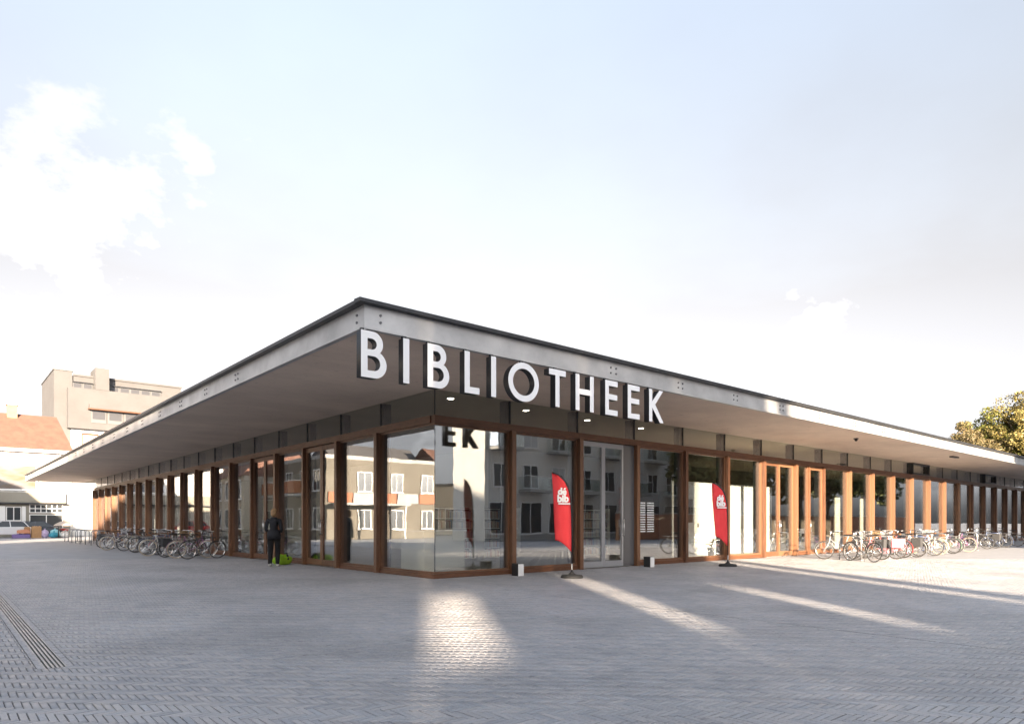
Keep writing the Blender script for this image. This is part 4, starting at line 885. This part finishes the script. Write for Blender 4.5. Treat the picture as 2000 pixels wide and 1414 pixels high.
# ------------------------------------------------------------------ person and bag
mat('jacket', (.009, .010, .014), .8, noise=(9, (.018, .018, .024), .6)); mat('trousers', (.005, .005, .006), .9); mat('skin', (.50, .30, .22), .55); mat('hair', (.36, .22, .11), .6, noise=(40, (.26, .15, .07), .8)); mat('shoe', (.62, .60, .55), .6)
def person():
    t = thing('person', 'person in a dark jacket, black trousers and pale shoes standing beside the glass doors', 'person', (-1.19, 6.96, 0), R(50))
    # faces +x (towards the glass); joints in metres
    J = {'pel': (0, 0, .98, .145, .115), 'wst': (.0, 0, 1.12, .14, .11), 'chs': (-.01, 0, 1.30, .165, .125), 'shd': (-.015, 0, 1.43, .12, .09), 'nck': (0, 0, 1.50, .056, .056), 'jaw': (.025, 0, 1.565, .062, .075), 'hed': (.012, 0, 1.65, .08, .095), 'top': (.0, 0, 1.71, .06, .07)}
    E = [('pel', 'wst'), ('wst', 'chs'), ('chs', 'shd'), ('shd', 'nck'), ('nck', 'jaw'), ('jaw', 'hed'), ('hed', 'top')]
    for s, q in ((1, 'l'), (-1, 'r')):
        J.update({q + 'hip': (0, s * .095, .90, .11, .115), q + 'kne': (.02 + .02 * s, s * .115, .50, .078, .082), q + 'ank': (-.02 + .03 * s, s * .125, .10, .062, .066), q + 'hee': (-.06 + .03 * s, s * .13, .045, .042, .045), q + 'toe': (.12 + .03 * s, s * .145, .035, .045, .034),
                  q + 'sh': (-.015, s * .185, 1.405, .07, .072), q + 'elb': (-.045, s * .245, 1.12, .052, .054), q + 'wri': (.17, s * .16, 1.05, .033, .036), q + 'plm': (.235, s * .135, 1.055, .030, .040)})
        E += [('pel', q + 'hip'), (q + 'hip', q + 'kne'), (q + 'kne', q + 'ank'), (q + 'ank', q + 'hee'), (q + 'hee', q + 'toe'), ('shd', q + 'sh'), (q + 'sh', q + 'elb'), (q + 'elb', q + 'wri'), (q + 'wri', q + 'plm')]
        for i, (dz, l, dy) in enumerate(((.028, .068, -.01), (.010, .078, -.016), (-.009, .074, -.018), (-.027, .058, -.016))):
            a, b = f'{q}f{i}', f'{q}g{i}'; J[a] = (.235 + l * .55, s * (.135 + dy * .5), 1.055 + dz, .0095, .0095); J[b] = (.235 + l * .85, s * (.135 + dy * 2.6), 1.052 + dz * 1.05, .008, .008); E += [(q + 'plm', a), (a, b)]
        J[q + 't0'] = (.235, s * .105, 1.10, .012, .012); J[q + 't1'] = (.275, s * .085, 1.115, .010, .010); E += [(q + 'wri', q + 't0'), (q + 't0', q + 't1')]
    keys = list(J); me = bpy.data.meshes.new('body'); me.from_pydata([J[k][:3] for k in keys], [(keys.index(a), keys.index(b)) for a, b in E], [])
    o = bpy.data.objects.new('tmp', me); COL.objects.link(o); sk = o.modifiers.new('skin', 'SKIN'); sk.use_smooth_shade = True
    for i, k in enumerate(keys): me.skin_vertices[0].data[i].radius = (J[k][3], J[k][4]); me.skin_vertices[0].data[i].use_root = (k == 'pel')
    sb = o.modifiers.new('sub', 'SUBSURF'); sb.levels = 2; sb.render_levels = 2
    m2 = bpy.data.meshes.new_from_object(o.evaluated_get(bpy.context.evaluated_depsgraph_get())); bpy.data.objects.remove(o); bpy.data.meshes.remove(me)
    m2.name = 'body'; m2.materials.clear()
    for n in ('jacket', 'trousers', 'skin', 'shoe'): m2.materials.append(MATS[n])
    for p in m2.polygons:
        c_ = p.center; p.use_smooth = True
        if c_.z > 1.51 or (c_.x > .185 and 1.0 < c_.z < 1.16 and abs(c_.y) < .2): p.material_index = 2
        elif c_.z < .085: p.material_index = 3
        elif c_.z < .88: p.material_index = 1
        else: p.material_index = 0
    link('body', m2, t)
    h = MB(); h.ball((-.012, 0, 1.672), (.108, .094, .108), 18); h.ball((-.055, 0, 1.60), (.065, .080, .08), 14); hm = h.build('hair', 'hair', t, smooth=True)
    c_ = MB(); c_.tube([(.09 * math.cos(a) * 1.0 - .012, .086 * math.sin(a), 1.475 + .012 * math.cos(a)) for a in [i * math.pi / 9 for i in range(18)]], .024, 7, closed=True); c_.build('collar', 'jacket', t, smooth=True)
    b_ = MB(); hemp = [(.168 * math.cos(a), .182 * math.sin(a)) for a in [i * math.pi / 12 for i in range(24)]]
    v = [(x * .98, y * .95, 1.12) for x, y in hemp] + [(x * 1.02, y * 1.04, .98) for x, y in hemp] + [(x * 1.04, y * 1.06, .84) for x, y in hemp]
    b_.add(v, [(r_ * 24 + i, r_ * 24 + (i + 1) % 24, (r_ + 1) * 24 + (i + 1) % 24, (r_ + 1) * 24 + i) for r_ in (0, 1) for i in range(24)]); jb = b_.build('jacket_skirt', 'jacket', t, smooth=True); jb.modifiers.new('thick', 'SOLIDIFY').thickness = .012
person()
mat('lime', (.36, .62, .03), .6, noise=(5, (.28, .5, .02), .6)); mat('bag_red', (.5, .05, .04), .6)
bg_ = thing('backpack', 'bright lime green bag with a black strap lying on the ground by the doors', 'bag', (-.62, 7.75, 0), R(25))
bm2 = bmesh.new(); bmesh.ops.create_icosphere(bm2, subdivisions=4, radius=1)
for v in bm2.verts:
    n = v.co.copy(); k = 1 + .10 * math.sin(5 * n.x + 2 * n.y) + .06 * math.sin(9 * n.y + 4 * n.z)
    v.co = Vector((n.x * .33 * k, n.y * .24 * k, max(0, (n.z * .6 + .42)) * .30 * k)) if True else v.co
me = bpy.data.meshes.new('bag_body'); bm2.to_mesh(me); bm2.free(); me.materials.append(MATS['lime']); [setattr(p, 'use_smooth', True) for p in me.polygons]; link('bag_body', me, bg_)
m = MB(); m.tube([(.05, -.2, .16), (.12, -.1, .30), (.2, .05, .31), (.30, .12, .18), (.38, .2, .03)], .035, 8); m.build('strap', 'bag_black', bg_, smooth=True)
m = MB(); m.ball((.12, .13, .20), (.17, .12, .14), 14); m.build('front_pocket', 'bag_red', bg_, smooth=True)

# ------------------------------------------------------------------ cars and market goods on the left
mat('car_white', (.75, .75, .75), .25, coat=.6); mat('car_dark', (.05, .06, .08), .25, coat=.6); mat('car_red', (.4, .03, .03), .25, coat=.6); mat('car_silver', (.5, .51, .52), .28, metal=.5, coat=.5); mat('lamp_red', (.5, .02, .02), .3)
def car(label, col, loc, rz):
    t = thing('parked_car', label, 'car', loc, rz)
    prof = [(-2.1, .32), (-2.12, .62), (-2.05, .88), (-1.2, .95), (1.0, .93), (1.75, .80), (2.08, .62), (2.12, .34)]
    def loft(pr, wid):
        m = MB(); n = len(pr); v = []
        for s, k in ((-1, 1), (-.93, 0), (.93, 0), (1, 1)):
            for x, z in pr: zz = z + (.0 if k else .03); v.append((x * (1 if not k else .985), s * wid, zz))
        f = [tuple(range(n)), tuple(range(3 * n, 4 * n))[::-1]] + [(r * n + i, (r + 1) * n + i, (r + 1) * n + (i + 1) % n, r * n + (i + 1) % n) for r in range(3) for i in range(n)]
        return m.add(v, f)
    loft(prof, .86).build('body', col, t, fixn=True)
    a = [(-1.75, .94), (-1.35, 1.40), (.15, 1.45), (1.0, .93)]
    m = MB(); v = []
    for s in (-1, 1):
        for i, (x, z) in enumerate(a): v.append((x, s * (.80 if i in (0, 3) else .62), z))
    m.add(v, [(0, 1, 2, 3), (7, 6, 5, 4), (1, 5, 6, 2), (0, 4, 5, 1), (3, 2, 6, 7)]); cb = m.build('cabin', 'window_dark', t, fixn=True)
    m = MB(); m.box(-1.33, .12, -.60, .60, 1.44, 1.475); m.build('roof', col, t)
    for s in (-1, 1):
        for x0, z0, x1, z1 in ((-1.75, .94, -1.35, 1.45), (-.45, .94, -.40, 1.46), (1.0, .93, .15, 1.46)): q = MB(); q.tube([(x0, s * .80, z0), (x1, s * .615, z1)], .035, 5); q.build('pillar', col, t)
        l = MB(); l.ball((1.98, s * .62, .68), (.10, .15, .08)); l.build('headlight', 'white_paint', t, smooth=True); l = MB(); l.ball((-2.06, s * .66, .76), (.06, .13, .09)); l.build('tail_light', 'lamp_red', t, smooth=True)
        for x in (-1.32, 1.32):
            w = MB(); w.tube([(x, s * .70, .31), (x, s * .88, .31)], .31, 20); wo = w.build('wheel', 'tyre', t); r = MB(); r.tube([(x, s * .86, .31), (x, s * .892, .31)], .2, 14); r.build('rim', 'car_silver', wo)
        mi = MB(); mi.ball((.75, s * .92, .98), (.09, .09, .06), 10); mi.build('mirror', col, t, smooth=True)
    box('bumper', 'black_rubber', t, 2.05, 2.14, -.7, .7, .32, .45)
    return t
car('white parked car at the left picture edge', 'car_white', (-4.55, 59.6, 0), R(180)); car('dark blue parked car behind the market goods', 'car_dark', (-1.7, 62.1, 0), 0)
car('red car parked further left along the street, mirrored in the glass', 'car_red', (-10.5, 60.5, 0), 0); car('silver car parked left of the red one', 'car_silver', (-17, 59, 0), 0)
for n_, c_ in dict(box_brown=(.42, .24, .11), cloth_orange=(.62, .28, .16), cloth_purple=(.22, .16, .36), cloth_lilac=(.50, .40, .58), cloth_teal=(.05, .30, .40), cloth_aqua=(.30, .60, .66), cloth_beige=(.52, .43, .36)).items(): mat(n_, c_, .75, noise=(3, tuple(v * .75 for v in c_), .6))
GY = 57.4
def crate(label, m_, x0, x1, z0, z1, y0=GY, dy=.5):
    t = thing('market_box', label, 'box', ((x0 + x1) / 2, y0, z0)); w = (x1 - x0) / 2; h = z1 - z0; e = .03
    m = MB(); m.box(-w, w, 0, e, 0, h); m.box(-w, w, dy - e, dy, 0, h); m.box(-w, -w + e, e, dy - e, 0, h); m.box(w - e, w, e, dy - e, 0, h); m.box(-w + e, w - e, e, dy - e, 0, e); m.build('box_body', m_, t)
    c_ = MB(); rr = random.Random(x0)
    for i in range(5): c_.ball((-w * .7 + i * w * .35, dy / 2 + rr.uniform(-.05, .05), h - .03), (w * .24, .16, .07 + rr.random() * .05), 8)
    c_.build('contents', m_, t, smooth=True)
crate('long low purple market box on the ground', 'cloth_purple', -4.1, -2.85, 0, .32); crate('salmon-coloured cloth box on top of the purple box', 'cloth_orange', -3.75, -2.85, .42, .68)
crate('tall brown cardboard box among the market goods', 'box_brown', -2.75, -2.05, 0, .98); crate('smaller brown cardboard box left of the tall one', 'box_brown', -3.2, -2.78, .0, .92, GY + .6)
def sack(label, m_, x, w, h, y=GY + .2):
    t = thing('cloth_sack', label, 'bag', (x, y, 0)); b = bmesh.new(); bmesh.ops.create_icosphere(b, subdivisions=3, radius=1)
    for v in b.verts: k = 1 + .1 * math.sin(4 * v.co.x + 7 * v.co.z); v.co = Vector((v.co.x * w / 2 * k, v.co.y * .25 * k, max(0, v.co.z * .55 + .45) * h))
    me = bpy.data.meshes.new('sack_body'); b.to_mesh(me); b.free(); me.materials.append(MATS[m_]); [setattr(p, 'use_smooth', True) for p in me.polygons]; link('sack_body', me, t)
    q = MB(); q.lathe([(.05, 0), (.04, .05), (.08, .12)], 8, (0, 0, h * .97)); q.build('tied_top', m_, t, smooth=True)
sack('lilac cloth sack between the boxes and the black pole', 'cloth_lilac', -1.8, .62, .72); sack('teal cloth sack at the foot of the black pole', 'cloth_teal', -1.15, .75, .5, GY); sack('aqua cloth sack behind the teal one', 'cloth_aqua', -1.0, .8, .75, GY + .7); sack('white cloth sack at the right end of the market goods', 'white_paint', -.35, .7, .6, GY + .1)
pp = thing('market_parasol', 'small beige folded-out parasol on a black pole among the market goods', 'parasol', (-.85, GY - .3, 0))
m = MB(); m.tube([(0, 0, 0), (0, 0, 1.3)], .05, 8); m.build('pole', 'black_paint', pp); m = MB(); m.lathe([(.75, 1.05), (.6, 1.22), (.3, 1.38), (.03, 1.46)], 10, (.35, 0, 0)); m.build('canopy', 'cloth_beige', pp); m = MB(); m.lathe([(.28, 0), (.25, .06), (.06, .09)], 12); m.build('base', 'black_rubber', pp)
rd = thing('red_cushion', 'red cushion lying on the white sack', 'cushion', (-.35, GY + .1, .62)); m = MB(); m.ball((0, 0, .10), (.38, .22, .11), 14); m.build('cushion_body', 'bag_red', rd, smooth=True)
